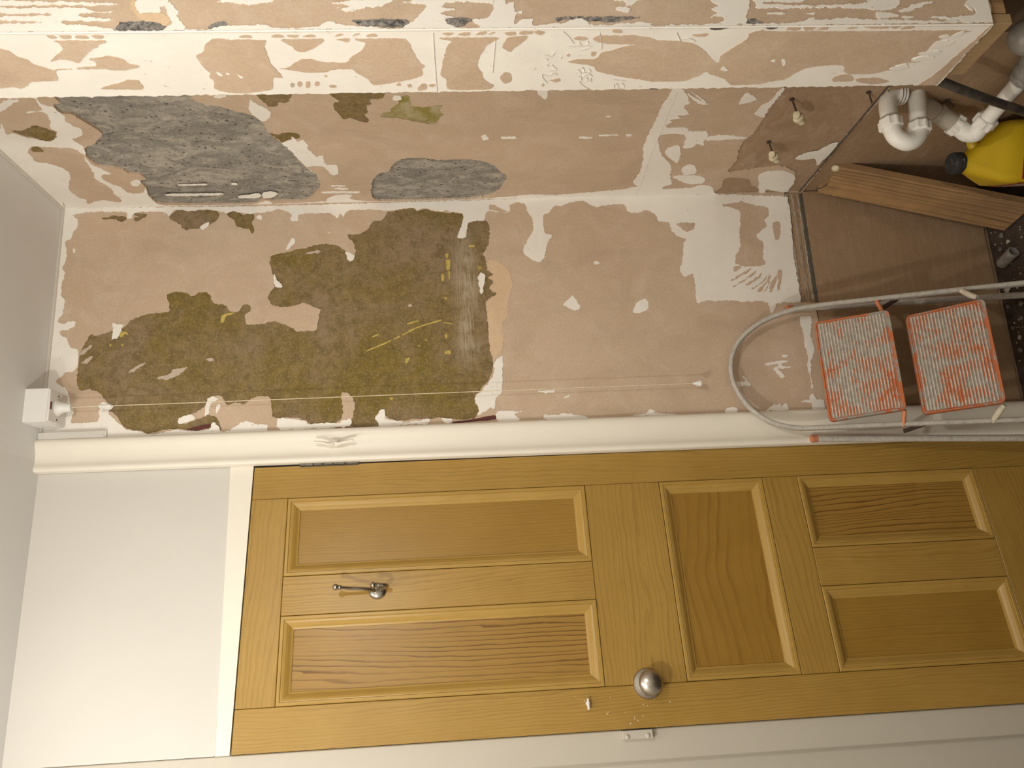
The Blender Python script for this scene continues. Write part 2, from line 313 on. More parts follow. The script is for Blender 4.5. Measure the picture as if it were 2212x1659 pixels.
# outlines on each wall plane, in half millimetres (along the wall, height)
PATCHES = [
('far','old','-960,5283 -849,5280 -798,5264 -735,5234 -744,5209 -729,5162 -717,5118 -701,5067 -667,5037 -647,4998 -631,4950 -624,4902 -621,4837 -577,4835 -523,4849 -508,4798 -517,4744 -536,4714 -515,4678 -521,4632 -576,4601 -596,4534 -618,4525 -633,4491 -625,4459 -599,4451 -590,4431 -605,4405 -631,4409 -653,4433 -702,4423 -708,4365 -695,4283 -696,4266 -723,4199 -755,4157 -753,4107 -754,4054 -728,4048 -666,4038 -635,4030 -620,4067 -592,4122 -604,4159 -612,4193 -612,4251 -595,4297 -549,4311 -523,4299 -496,4279 -441,4284 -395,4302 -321,4308 -308,4283 -296,4224 -279,4165 -271,4114 -254,4054 -251,4003 -262,3943 -296,3904 -333,3891 -357,3879 -344,3857 -297,3844 -241,3857 -221,3879 -198,3883 -195,3823 -168,3771 -121,3748 -112,3692 -70,3665 -53,3595 -45,3520 -65,3499 -51,3463 -62,3420 -73,3376 -86,3244 -144,3246 -210,3271 -234,3271 -235,3232 -144,3211 -131,3158 -143,3101 -196,3094 -253,3101 -318,3122 -332,3140 -365,3124 -431,3118 -460,3084 -478,3116 -506,3087 -542,3114 -576,3072 -598,3108 -624,3135 -706,3130 -814,3126 -903,3122 -973,3108 -1017,3119 -1068,3138 -1109,3181 -1160,3217 -1203,3202 -1245,3204 -1270,3221 -1275,3287 -1268,3353 -1258,3410 -1268,3460 -1261,3533 -1267,3599 -1260,3656 -1233,3692 -1204,3704 -1232,3725 -1244,3741 -1274,3729 -1295,3713 -1296,3794 -1284,3875 -1235,3859 -1168,3850 -1116,3875 -1100,3912 -1123,3920 -1199,3911 -1249,3923 -1264,3956 -1274,4036 -1263,4085 -1241,4109 -1226,4182 -1228,4230 -1218,4274 -1151,4280 -1117,4293 -1108,4298 -1106,4338 -1117,4386 -1145,4417 -1135,4458 -1146,4513 -1098,4539 -1097,4583 -1112,4606 -1145,4621 -1177,4663 -1192,4710 -1207,4749 -1236,4747 -1226,4677 -1196,4607 -1214,4558 -1281,4536 -1271,4600 -1276,4667 -1264,4746 -1265,4825 -1282,4902 -1269,4934 -1258,4990 -1245,5022 -1194,5057 -1168,5082 -1151,5107 -1117,5113 -1074,5144 -1048,5177 -1032,5218 -1038,5261 -994,5280'),
('far','old','-62,5224 -51,5179 -50,5146 -61,5095 -80,5098 -86,5122 -74,5152 -70,5215'),
('far','old','-43,5058 -39,5037 -45,4982 -77,5010 -86,5039 -67,5051 -58,5032'),
('far','old','-62,4863 -39,4844 -23,4823 -27,4776 -35,4759 -29,4700 -28,4624 -60,4592 -97,4612 -120,4645 -137,4703 -142,4771 -111,4806 -82,4850'),
('far','old','-52,4555 -40,4512 -59,4460 -55,4409 -84,4400 -117,4412 -146,4398 -174,4406 -150,4432 -134,4492 -95,4510'),
('far','white','0,5440 -39,5384 -87,5347 -143,5367 -188,5384 -197,5408 -289,5392 -352,5411 -380,5392 -433,5404 -505,5402 -541,5382 -612,5384 -655,5409 -673,5375 -661,5352 -662,5316 -684,5318 -709,5356 -708,5384 -734,5386 -752,5352 -796,5332 -823,5290 -892,5281 -934,5305 -941,5344 -957,5358 -989,5387 -1025,5336 -1067,5317 -1110,5298 -1160,5286 -1213,5289 -1212,5219 -1206,5157 -1115,5156 -1108,5126 -1122,5093 -1135,5092 -1159,5110 -1176,5097 -1210,5063 -1253,5013 -1273,4934 -1291,4901 -1281,4839 -1268,4746 -1279,4682 -1271,4596 -1238,4577 -1264,4548 -1290,4536 -1283,4492 -1252,4446 -1237,4406 -1256,4350 -1258,4302 -1293,4297 -1303,4222 -1336,4221 -1332,5440 -1153,5440 -1021,5431 -645,5433 -379,5433'),
('far','white','0,5440 -40,5430 -39,5384 -27,5315 -25,5231 -26,5181 -33,5097 -66,5090 -67,5065 -34,5046 -31,4979 -30,4937 -38,4894 -57,4889 -38,4882 -62,4863 -35,4844 -23,4823 -27,4776 -35,4759 -27,4700 -28,4624 -47,4555 -40,4512 -52,4461 -60,4426 -52,4374 -48,4323 -35,4263 -61,4203 -109,4197 -105,4163 -71,4159 -63,4116 -65,4047 -62,3987 -96,3943 -68,3926 -102,3909 -59,3892 -46,3857 -52,3813 -48,3752 -60,3683 -56,3639 -51,3595 -43,3520 -60,3499 -49,3463 -60,3420 -71,3376 -64,3332 -76,3306 -86,3244 -144,3246 -229,3276 -235,3232 -144,3211 -132,3122 -94,3112 -71,3084 -88,2978 -32,3081 -77,3083 -84,2982 -39,2971 -26,2915 -47,2883 -82,2876 -113,2859 -173,2845 -232,2866 -291,2902 -320,2913 -350,2901 -375,2870 -391,2826 -362,2796 -284,2773 -236,2747 -215,2787 -125,2786 -105,2780 -90,2752 -46,2712 -57,2684 -38,2637 -29,2599 -25,2542 -56,2507 -67,2471 -58,2432 -50,2338 -67,2302 -97,2295 -109,2249 -95,2191 -122,2137 -163,2123 -174,2067 -215,2057 -256,2029 -277,1980 -307,1997 -376,2004 -425,2019 -464,2032 -508,2009 -490,1961 -583,1957 -664,1957 -652,1905 -659,1842 -657,1749 -668,1695 -665,1610 -682,1551 -736,1548 -731,1527 -689,1511 -680,1458 -678,1370 -619,1362 -402,1366 -123,1347 -55,1354 -26,1376 -5,1735 -2,1790 0,2239 -1,3080 -4,2921 -9,3682 -13,4375'),
('far','skim','-71,1743 -58,1636 -48,1634 -78,1564 -92,1481 -143,1477 -176,1508 -210,1497 -253,1555 -286,1565 -320,1533 -397,1548 -451,1540 -459,1635 -441,1705 -392,1704 -338,1671 -261,1666 -127,1644 -94,1682 -79,1744'),
('far','skim','-199,1464 -189,1420 -278,1428 -300,1457 -255,1466'),
('far','skim','-180,2026 -180,1922 -218,1931 -237,1966 -206,2005'),
('far','skim','-459,1719 -447,1672 -474,1695 -486,1728'),
('far','skim','-539,1754 -488,1664 -469,1623 -489,1638 -534,1722'),
('far','skim','-577,1743 -529,1663 -483,1599 -510,1615 -561,1706'),
('far','skim','-566,1668 -511,1583 -491,1568 -525,1579 -569,1649'),
('far','skim','-593,1639 -558,1583 -526,1546 -506,1524 -546,1556 -587,1613'),
('far','skim','-608,1609 -559,1557 -513,1519 -533,1522 -585,1567 -608,1583'),
('far','skim','-613,1539 -560,1519 -514,1487 -528,1482 -607,1519'),
('far','skim','-608,1493 -548,1478 -501,1478 -481,1449 -535,1457 -595,1478'),
('far','skim','-612,1571 -579,1547 -540,1529 -560,1528 -609,1555'),
('far','white','-678,5121 -687,5096 -688,5068 -736,5081 -761,5095 -769,5123 -743,5117'),
('far','white','-277,4224 -240,4208 -208,4187 -222,4174 -255,4186 -278,4207'),
('far','white','-305,3898 -320,3857 -349,3850 -357,3879'),
('far','white','-423,4284 -456,4267 -497,4237 -496,4279'),
('far','white','-462,3167 -449,3149 -468,3132 -505,3136 -578,3155 -531,3170'),
('far','white','-654,2711 -622,2678 -599,2653 -618,2641 -657,2621 -667,2613 -689,2642 -674,2672'),
('far','white','-686,2316 -658,2300 -631,2252 -660,2232 -693,2239 -715,2287 -709,2323'),
('far','white','-1135,2880 -1133,2788 -1143,2793 -1148,2846'),
('far','white','-1176,2743 -1163,2707 -1173,2712 -1181,2734'),
('far','white','-405,2520 -399,2502 -411,2487 -418,2508'),
('far','white','-1287,2854 -1265,2844 -1271,2810 -1266,2723 -1277,2672 -1288,2620 -1304,2656 -1298,2794'),
('far','white','-1291,2376 -1281,2305 -1262,2285 -1267,2255 -1280,2261 -1294,2139 -1301,2184'),
('far','white','-1283,1872 -1271,1834 -1294,1811 -1297,1847'),
('far','white','-1237,3101 -1244,2968 -1258,3016 -1290,2984 -1296,3096'),
('far','white','-1244,3741 -1207,3712 -1204,3696 -1234,3688 -1255,3688 -1271,3607 -1291,3607 -1295,3713 -1270,3729'),
('far','white','-1288,3599 -1276,3566 -1264,3468 -1277,3460 -1291,3485'),
('far','white','-1263,3394 -1273,3341 -1289,3354 -1293,3378'),
('far','white','-1257,4341 -1262,4301 -1283,4301 -1294,4340'),
('far','white','-1227,4246 -1239,4157 -1250,4101 -1267,4085 -1263,3988 -1270,3932 -1254,3915 -1251,3871 -1284,3875 -1290,3940 -1295,4220'),
('far','white','-940,3069 -945,3056 -1114,3069 -1148,3083 -1172,3109 -1223,3116 -1214,3136 -1246,3179 -1253,3208 -1220,3194 -1168,3221 -1135,3191 -1077,3138 -1017,3106 -973,3108'),
('far','white','-771,1381 -767,1323 -826,1326 -890,1342 -943,1330 -1007,1346 -1032,1363 -1057,1360 -1101,1373 -1177,1369 -1183,1376 -1114,1375 -1050,1385 -1006,1372 -935,1377 -889,1373 -824,1383'),
('far','white','-1032,1618 -1018,1557 -1017,1487 -1024,1488 -1032,1521 -1045,1519 -1053,1476 -1059,1481 -1058,1524 -1066,1551 -1083,1534 -1108,1522 -1120,1536 -1088,1560 -1059,1575 -1044,1541 -1034,1546 -1041,1616'),
('far','white','-1294,1644 -1274,1617 -1256,1596 -1269,1591 -1257,1565 -1270,1560 -1258,1534 -1290,1520 -1297,1527'),
('far','white','-1295,1390 -1258,1391 -1255,1453 -1241,1426 -1245,1401 -1220,1391 -1209,1371 -1240,1363 -1248,1327 -1298,1325'),
('far','white','-1130,1790 -1125,1740 -1096,1755 -1113,1732 -1154,1716 -1150,1755 -1158,1778'),
('far','white','-1294,1878 -1276,1864 -1265,1832 -1278,1809 -1297,1814'),
('far','white','-987,1518 -986,1483 -995,1490 -997,1516'),
('far','white','-1207,4749 -1192,4710 -1189,4683 -1218,4677 -1236,4747'),
('far','white','-1179,4623 -1112,4610 -1098,4583 -1115,4554 -1138,4593 -1180,4600 -1204,4614'),
('far','white','-1148,4561 -1144,4544 -1181,4552 -1189,4566'),
('far','white','-84,4391 -66,4375 -76,4357 -95,4365'),
('far','white','-133,4695 -115,4679 -101,4650 -125,4645 -147,4678'),
('far','white','-1239,3097 -1237,3025 -1253,3013 -1283,3008 -1292,3041 -1292,3100'),
('far','white','-240,5363 -240,5355 -267,5353 -263,5360'),
('far','tan','-380,3111 -376,3072 -415,3021 -472,2989 -528,2984 -583,3004 -655,3016 -701,3014 -736,3046 -798,3057 -834,3046 -905,3067 -943,3098 -903,3122 -814,3126 -706,3130 -624,3131 -598,3108 -576,3072 -543,3110 -506,3087 -478,3111 -460,3084 -431,3114'),
('far','red','-1290,3952 -1290,3794 -1295,3713 -1301,3713 -1297,3948'),
('far','red','-1286,3341 -1277,3246 -1259,3121 -1270,3105 -1282,3118 -1288,3222 -1294,3337'),
('far','red','-1270,4706 -1252,4644 -1246,4589 -1266,4604 -1276,4667'),
('far','yellow','-876,3792 -850,3725 -821,3658 -829,3656 -856,3721 -882,3788'),
('far','yellow','-815,3641 -798,3607 -806,3606 -820,3638'),
('far','yellow','-793,3597 -755,3522 -731,3446 -714,3382 -721,3379 -738,3446 -762,3519 -799,3594'),
('far','yellow','-729,3568 -713,3505 -720,3503 -738,3566'),
('far','yellow','-727,3369 -739,3321 -744,3322 -734,3366'),
('far','yellow','-798,3758 -784,3720 -789,3719 -804,3755'),
('far','yellow','-368,3346 -369,3322 -420,3326 -424,3343'),
('far','yellow','-451,3374 -454,3357 -488,3362 -486,3374'),
('far','yellow','-434,3335 -434,3324 -480,3327 -480,3334'),
('far','yellow','-331,3349 -329,3330 -355,3334 -354,3344'),
('far','yellow','-898,3370 -890,3341 -911,3335 -911,3362'),
('far','yellow','-930,3580 -924,3555 -956,3572 -954,3581'),
('far','yellow','-801,3365 -799,3353 -822,3355 -821,3362'),
('far','yellow','-1140,3665 -1141,3647 -1152,3650 -1152,3664'),
('far','yellow','-585,3362 -588,3348 -603,3352 -597,3360'),
('far','yellow','-824,3473 -829,3458 -835,3465'),
('far','yellow','-851,3511 -861,3498 -864,3506'),
('far','yellow','-693,4562 -653,4556 -642,4532 -635,4491 -646,4503 -654,4532 -684,4543'),
('far','yellow','-749,5084 -727,5081 -726,5049 -746,5038 -737,5057 -755,5071'),
('far','yellow','-790,5132 -791,5122 -804,5123 -803,5131'),
('far','yellow','-792,5072 -793,5061 -807,5063'),
('far','yellow','-280,3216 -281,3181 -290,3183 -289,3215'),
('far','yellow','-411,3169 -407,3152 -425,3151 -428,3166'),
('far','palefleck','-984,4872 -969,4817 -944,4795 -934,4723 -971,4761 -995,4816 -997,4856'),
('far','palefleck','-953,5026 -920,4988 -900,4941 -913,4949 -937,4987'),
('far','palefleck','-886,4632 -892,4588 -909,4591 -900,4616'),
('far','palefleck','-299,4113 -287,4041 -301,4045 -309,4105'),
('far','palefleck','-633,3562 -615,3549 -631,3537'),
('far','palefleck','-888,5269 -860,5232 -860,5216 -893,5245'),
('far','palefleck','-832,5282 -791,5221 -817,5235 -850,5272'),
('right','grey','-1023,4937 -957,4973 -953,5003 -934,5015 -899,5016 -878,4997 -877,4969 -846,4955 -809,4938 -771,4920 -738,4911 -705,4911 -661,4958 -628,4986 -606,5033 -571,5058 -529,5069 -485,5064 -440,5046 -419,4997 -398,4947 -358,4937 -342,4884 -294,4879 -282,4915 -211,4909 -153,4925 -78,4926 -31,4909 -12,4836 -5,4694 0,4552 -6,4401 -50,4339 -32,4285 -28,4198 -24,4125 -68,4072 -127,4032 -185,4003 -257,3997 -327,4008 -382,4038 -461,4062 -537,4078 -598,4097 -646,4124 -704,4147 -770,4155 -824,4171 -857,4199 -873,4236 -895,4281 -921,4320 -927,4365 -952,4391 -982,4415 -1021,4430'),
('right','grey','-173,3732 -245,3713 -313,3670 -325,3626 -365,3609 -430,3568 -456,3518 -453,3430 -429,3370 -432,3294 -429,3198 -407,3129 -371,3079 -301,3034 -243,2996 -171,3007 -67,3048 -24,3123 -4,3199 0,3259 0,3336 0,3450 0,3601 -4,3697 -37,3738 -99,3742'),
('right','old','-1032,4122 -1029,3972 -962,3990 -935,4013 -939,4048 -909,4058 -910,4096 -945,4110 -975,4123'),
('right','old','-1025,3806 -1020,3578 -957,3588 -954,3639 -914,3641 -904,3663 -863,3662 -832,3678 -800,3670 -773,3677 -785,3709 -813,3748 -803,3778 -856,3802 -898,3813 -933,3804 -942,3782 -977,3800'),
('right','old','-755,5289 -759,5234 -790,5182 -783,5144 -761,5126 -739,5102 -690,5130 -663,5171 -675,5207 -704,5228 -705,5257 -728,5275'),
('right','old','-603,5288 -619,5254 -601,5239 -571,5242 -573,5291'),
('right','mould','-881,3557 -911,3524 -970,3501 -979,3471 -939,3462 -904,3461 -888,3417 -897,3368 -906,3325 -885,3323 -854,3333 -822,3322 -780,3348 -745,3369 -765,3412 -778,3461 -801,3515 -808,3571 -819,3606 -851,3597 -860,3559'),
('right','old2','-701,4141 -686,4114 -707,4059 -688,4013 -654,4014 -644,4061 -614,4099 -646,4120'),
('right','white','-804,5314 -793,5306 -729,5327 -734,5295 -705,5263 -693,5234 -663,5171 -690,5130 -744,5096 -777,5112 -829,5080 -880,5071 -901,5083 -892,5148 -902,5140 -910,5078 -940,5069 -988,5063 -1035,5063 -1035,5041 -969,5059 -939,5041 -929,5018 -889,5009 -873,5000 -838,5017 -784,5002 -762,4977 -708,5003 -692,5035 -687,5055 -653,5054 -618,5040 -535,5066 -596,5087 -610,5142 -618,5206 -625,5269 -580,5309 -495,5326 -475,5292 -455,5258 -415,5226 -349,5226 -242,5291 -171,5305 -111,5292 -95,5272 -50,5286 -13,5325 -9,5412 -86,5396 0,5440 -304,5440 -578,5440'),
('right','white','-529,5075 -454,5078 -421,5054 -368,5026 -355,5031 -356,5064 -316,5088 -260,5066 -216,5031 -158,5021 -155,4952 -211,4909 -153,4925 -78,4926 -24,4911 -4,4839 0,4554 0,4413 -34,4328 -17,4303 0,4311 -4,4203 -2,4159 -19,4008 -49,3988 -92,3915 -81,3850 -43,3871 -17,3815 0,3744 0,3603 0,3367 0,3275 0,3183 -13,3062 -30,2923 -31,2929 -43,2853 -28,2699 -46,2586 -57,2488 -69,2398 -81,2323 -102,2281 -108,2252 -155,2292 -257,2276 -395,2285 -513,2310 -635,2310 -750,2304 -880,2302 -941,2286 -1011,2282 -1010,2242 -898,2174 -867,2197 -801,2153 -792,2216 -769,2177 -759,2234 -737,2215 -715,2242 -691,2223 -688,2129 -659,2114 -650,2023 -614,2006 -565,2012 -521,1999 -541,2039 -504,2057 -506,2099 -605,2116 -637,2162 -633,2235 -597,2254 -523,2229 -432,2193 -377,2151 -307,2111 -235,2101 -131,2066 -102,2105 -71,2090 -79,1937 -108,1899 -90,1824 -26,1796 0,1797 0,2241 0,3079 0,3796 0,4557 0,5440 -17,5422 -13,5325 -49,5283 -83,5193 -74,5148 -56,5106 -86,5086 -161,5096 -219,5084 -304,5121 -371,5103 -436,5093 -499,5083'),
('right','white','-270,4964 -296,4929 -281,4908 -240,4932 -228,4964'),
('right','white','-954,5229 -986,5194 -990,5137 -976,5145 -957,5183 -900,5260'),
('right','white','-937,4174 -971,4156 -946,4156 -895,4105 -864,4101 -813,4126 -808,4160 -877,4187'),
('right','white','-616,4108 -643,4054 -667,4052 -654,4036 -619,4034 -647,3996 -618,3996 -594,3988 -558,3995 -508,3972 -483,3964 -494,3932 -443,3938 -404,3925 -402,3884 -322,3884 -302,3908 -316,3927 -378,3943 -399,3980 -394,4015 -381,4031 -341,4019 -454,4056 -549,4082'),
('right','white','-129,3995 -121,3815 -103,3818 -111,3995'),
('right','white','-164,3931 -158,3857 -148,3862 -153,3930'),
('right','white','-197,3940 -191,3871 -180,3875 -182,3939'),
('right','white','-457,2185 -508,2177 -526,2140 -506,2113 -401,2093 -354,2095 -390,2133'),
('right','white','-290,2048 -331,2030 -323,1984 -244,1961 -231,1995 -232,2025'),
('right','white','-220,2082 -214,1930 -168,1886 -131,1898 -126,1966 -159,2020'),
('right','white','-933,1938 -963,1930 -942,1891 -911,1860 -891,1891 -876,1934'),
('right','white','-960,1784 -999,1768 -949,1761 -856,1775 -813,1779 -769,1775 -793,1830 -857,1821 -909,1789'),
('right','white','-602,2009 -617,1911 -583,1788 -574,1911 -571,1993'),
('right','white','-969,2206 -938,2167 -880,2080 -886,2126 -939,2185'),
('right','white','-979,2191 -911,2108 -885,2081 -896,2110'),
('right','white','-637,3043 -635,2977 -621,2980 -620,3036'),
('right','white','-625,2657 -618,2589 -608,2595 -610,2649'),
('right','white','-637,2562 -642,2466 -633,2461 -629,2558'),
('right','white','-639,2425 -640,2399 -624,2399 -621,2418'),
('right','white','-1024,2897 -1023,2856 -955,2849 -935,2859 -960,2874 -980,2894'),
('right','white','-799,2556 -799,2531 -788,2538'),
('right','white','-649,3142 -655,3116 -619,3106 -611,3132'),
('right','white','-632,3043 -633,2981 -619,2987'),
('right','white','-956,3541 -981,3532 -978,3506 -955,3505 -941,3524'),
('right','white','-984,4312 -1003,4295 -1002,4255 -984,4278'),
('right','white','-215,1594 -254,1495 -222,1413 -146,1359 -53,1352 0,1366 -44,1483 0,1480 -13,1519'),
('right','white','-77,1543 -80,1418 -57,1440 -54,1534'),
('right','white','-378,1456 -431,1427 -455,1365 -518,1321 -529,1291 -465,1282 -359,1292 -304,1304 -374,1343 -363,1405'),
('right','white','-99,4456 -127,4348 -82,4353 -78,4440'),
('right','white','-126,4327 -146,4279 -122,4249 -78,4281 -73,4333'),
('right','white','-241,4457 -240,4430 -221,4435 -227,4461'),
('right','white','-239,4726 -240,4595 -226,4606 -226,4724'),
('right','white','-141,4818 -136,4551 -115,4565 -118,4812'),
('right','white','-102,4461 -112,4347 -75,4361 -79,4453'),
('right','base','-1009,1766 -975,1771 -856,1769 -747,1773 -619,1774 -571,1798 -470,1798 -376,1774 -308,1780 -244,1766 -298,1512 -221,1390 -147,1375 0,1337 0,1255 -510,1274 -675,1270 -1057,1286 -1066,1712'),
('right','base','-10,1791 -72,1764 -178,1775 -183,1700 -157,1622 -95,1592 -28,1480 0,1354 0,1675'),
('f1','skim','-1636,4843 -1622,4824 -1611,4803 -1583,4792 -1564,4766 -1539,4757 -1520,4730 -1504,4705 -1511,4687 -1509,4637 -1505,4690 -1485,4708 -1447,4720 -1441,4813 -1418,4840 -1402,4872 -1411,4901 -1417,4969'),
('f1','skim','-1661,4617 -1657,4459 -1637,4486 -1624,4499 -1603,4537 -1575,4564 -1554,4583 -1543,4602 -1554,4615 -1562,4635 -1562,4662 -1552,4690 -1570,4672 -1605,4627 -1625,4615 -1646,4615'),
('f1','skim','-1564,4553 -1571,4520 -1577,4485 -1573,4459 -1559,4438 -1533,4426 -1521,4398 -1510,4421 -1500,4463 -1500,4496 -1508,4530 -1509,4567 -1509,4619 -1517,4610 -1524,4551 -1546,4541'),
('f1','skim','-1392,4589 -1415,4542 -1434,4486 -1444,4477 -1441,4435 -1421,4433 -1385,4443'),
('f1','skim','-1662,4093 -1632,4130 -1597,4146 -1572,4180 -1539,4179 -1502,4172 -1478,4161 -1455,4173 -1431,4161 -1387,4175 -1361,4133 -1356,4084 -1355,4055 -1374,3969 -1395,3954 -1427,3946 -1451,3935 -1446,3907 -1489,3916 -1527,3931 -1586,3928 -1629,3929 -1653,3921 -1657,4032'),
('f1','skim','-1655,3858 -1657,3720 -1626,3737 -1602,3768 -1588,3803 -1595,3821 -1620,3838 -1638,3853'),
('f1','skim','-1497,3905 -1504,3874 -1526,3845 -1548,3812 -1549,3783 -1539,3761 -1530,3724 -1530,3656 -1552,3643 -1574,3616 -1595,3594 -1631,3575 -1645,3608 -1655,3609 -1654,3446 -1635,3424 -1592,3413 -1556,3401 -1518,3389 -1502,3372 -1479,3384 -1451,3385 -1424,3430 -1409,3487 -1398,3534 -1395,3575 -1428,3591 -1464,3627 -1488,3643 -1487,3717 -1474,3734 -1471,3783 -1476,3827 -1488,3868'),
('f1','skim','-1655,3312 -1655,3108 -1634,3120 -1610,3148 -1581,3157 -1552,3171 -1491,3176 -1459,3160 -1427,3155 -1402,3134 -1376,3112 -1356,3143 -1354,3248 -1368,3294 -1422,3298 -1446,3317 -1486,3313 -1569,3298 -1612,3287 -1637,3272'),
('f1','skim','-1609,3087 -1651,3072 -1661,3008 -1643,3005 -1615,3025 -1601,3043 -1576,3056 -1594,3082'),
('f1','skim','-1434,3091 -1461,3069 -1441,3045 -1408,3046 -1392,3066 -1409,3085'),
('f1','skim','-1640,2766 -1657,2749 -1658,2686 -1658,2623 -1651,2578 -1633,2530 -1629,2489 -1622,2428 -1609,2385 -1583,2347 -1552,2318 -1529,2300 -1501,2261 -1540,2265 -1574,2243 -1603,2217 -1639,2195 -1664,2199 -1675,2168 -1684,2152 -1671,2085 -1668,1404 -1650,1408 -1636,1440 -1614,1458 -1577,1472 -1539,1471 -1512,1509 -1491,1459 -1488,1522 -1469,1549 -1448,1516 -1444,1563 -1425,1607 -1422,1682 -1431,1730 -1477,1763 -1474,1853 -1459,1905 -1427,1934 -1394,1959 -1382,2014 -1357,2048 -1382,2017 -1366,2054 -1363,2108 -1364,2168 -1399,2201 -1416,2234 -1434,2276 -1450,2292 -1426,2311 -1414,2334 -1394,2361 -1391,2424 -1392,2494 -1406,2540 -1420,2606 -1437,2661 -1458,2717 -1491,2743 -1503,2795 -1516,2842 -1530,2809 -1530,2759 -1537,2735 -1567,2719 -1577,2686 -1599,2641 -1609,2603 -1614,2693 -1625,2744'),
('f1','skim','-1403,1763 -1423,1726 -1405,1685 -1380,1678 -1377,1748'),
('f1','skim','-1392,1667 -1395,1580 -1372,1518 -1356,1577 -1370,1645'),
('f1','skim','-1653,3674 -1656,3627 -1637,3635 -1642,3653'),
('f1','skim','-1660,2409 -1664,2351 -1652,2357 -1649,2386'),
('f1','skim','-1648,2834 -1655,2806 -1644,2781 -1633,2799 -1637,2823'),
('f1','skim','-1686,2701 -1687,2672 -1674,2665 -1675,2694'),
('f1','skim','-1409,2903 -1414,2877 -1417,2862 -1404,2855 -1396,2870'),
('f1','skim','-1405,3861 -1421,3851 -1413,3842 -1396,3846 -1388,3857'),
('f1','skim','-1392,3833 -1418,3824 -1418,3811 -1392,3816 -1379,3829'),
('f1','skim','-1403,3797 -1419,3786 -1411,3777 -1395,3783 -1391,3794'),
('f1','skim','-1370,3408 -1395,3391 -1394,3376 -1361,3375 -1356,3404'),
('f1','skim','-1386,3369 -1394,3355 -1389,3338 -1377,3351'),
('f1','skim','-1392,3448 -1396,3437 -1383,3428 -1377,3441'),
('f1','skim','-1397,3488 -1405,3477 -1392,3471 -1386,3484'),
('f1','skim','-1394,3745 -1398,3727 -1388,3716 -1380,3735'),
('f1','skim','-1455,3752 -1454,3740 -1445,3746'),
('f1','skim','-1558,2850 -1563,2843 -1554,2836 -1545,2843'),
('f1','skim','-1571,2760 -1568,2740 -1546,2746 -1548,2756'),
('f1','skim','-1344,1381 -1407,1354 -1521,1337 -1612,1322 -1696,1309 -1691,1304 -1641,1304 -1520,1304 -1406,1304 -1344,1304'),
('f1','skim','-1685,4637 -1685,4614 -1673,4609 -1671,4629'),
('f1','skim','-1685,4596 -1684,4559 -1669,4566 -1669,4591'),
('f1','skim','-1685,4539 -1683,4509 -1668,4503 -1669,4547'),
('f1','skim','-1683,4491 -1683,4452 -1667,4459 -1668,4481'),
('f1','skim','-1668,4003 -1679,3984 -1676,3963 -1665,3959'),
('f1','skim','-1668,3894 -1680,3875 -1677,3858 -1666,3851'),
('f1','skim','-1676,3838 -1678,3800 -1665,3806 -1665,3828'),
('f1','skim','-1667,3787 -1678,3766 -1676,3748 -1666,3741'),
('f1','skim','-1667,3676 -1680,3660 -1676,3645'),
('f1','skim','-1669,3614 -1681,3603 -1680,3587'),
('f1','skim','-1666,3568 -1679,3555 -1678,3536 -1666,3528'),
('f1','skim','-1679,3302 -1681,3262 -1667,3281'),
('f1','skim','-1669,3248 -1681,3234 -1682,3206 -1668,3210'),
('f1','skim','-1670,3189 -1684,3168 -1685,3149 -1670,3158'),
('f1','skim','-1670,3140 -1683,3126 -1680,3116'),
('f1','skim','-1679,3083 -1682,3050 -1668,3045 -1665,3073'),
('f1','skim','-1672,3033 -1686,3024 -1685,2986 -1670,2990'),
('f1','skim','-1685,2982 -1681,2943 -1665,2956'),
('f1','skim','-1680,2069 -1696,2058 -1696,2028 -1679,2019'),
('f1','skim','-1696,2013 -1696,1965 -1680,1975 -1677,1999'),
('f1','skim','-1682,1956 -1695,1927 -1681,1918'),
('f1','skim','-1682,1847 -1690,1826 -1685,1803'),
('f1','skim','-1693,1787 -1696,1733 -1681,1751'),
('f1','skim','-1683,1747 -1696,1729 -1696,1701 -1682,1691'),
('f1','skim','-1696,1691 -1696,1645 -1680,1665'),
('f1','skim','-1680,1645 -1693,1617 -1684,1592'),
('f1','white','-1486,4134 -1474,4123 -1458,4123 -1470,4137'),
('f1','white','-1481,4104 -1473,4090 -1466,4102'),
('f1','white','-1469,4067 -1453,4049 -1445,4059'),
('f1','white','-1465,4066 -1449,4049 -1445,4060'),
('f1','white','-1510,2060 -1517,2045 -1502,2044'),
('f1','white','-1517,2021 -1520,2007 -1481,1994 -1485,2006'),
('f1','white','-1473,1584 -1469,1576 -1465,1579'),
('f1','white','-1461,2240 -1481,2233 -1457,2209 -1452,2224'),
('f1','white','-1638,1470 -1644,1441 -1632,1443'),
('f1','white','-1542,1497 -1554,1472 -1557,1437 -1553,1410 -1543,1411 -1534,1460'),
('f1','white','-1506,1504 -1521,1480 -1526,1433 -1516,1417 -1505,1453 -1497,1485'),
('f1','white','-1636,1472 -1647,1456 -1647,1438 -1632,1441 -1628,1458'),
('f1','white','-1580,1470 -1612,1462 -1615,1428 -1611,1398 -1589,1402 -1580,1433 -1570,1450'),
('f1','white','-1643,1423 -1659,1411 -1666,1393 -1643,1392 -1637,1406'),
('f1','white','-1453,1563 -1473,1537 -1483,1510 -1462,1493 -1442,1534'),
('f1','dark','-1694,2351 -1696,2283 -1684,2318 -1687,2339'),
('f1','dark','-1695,2151 -1696,2103 -1684,2127'),
('f1','dark','-1347,2492 -1344,2455 -1344,2459 -1344,2487'),
('f1','dirt','-1400,3889 -1413,3880 -1405,3871 -1389,3878 -1385,3887'),
('f1','dirt','-1380,2928 -1389,2922 -1380,2916 -1369,2920 -1370,2926'),
('f1','dirt','-1681,2979 -1688,2973 -1688,2960 -1676,2953 -1669,2960 -1672,2972'),
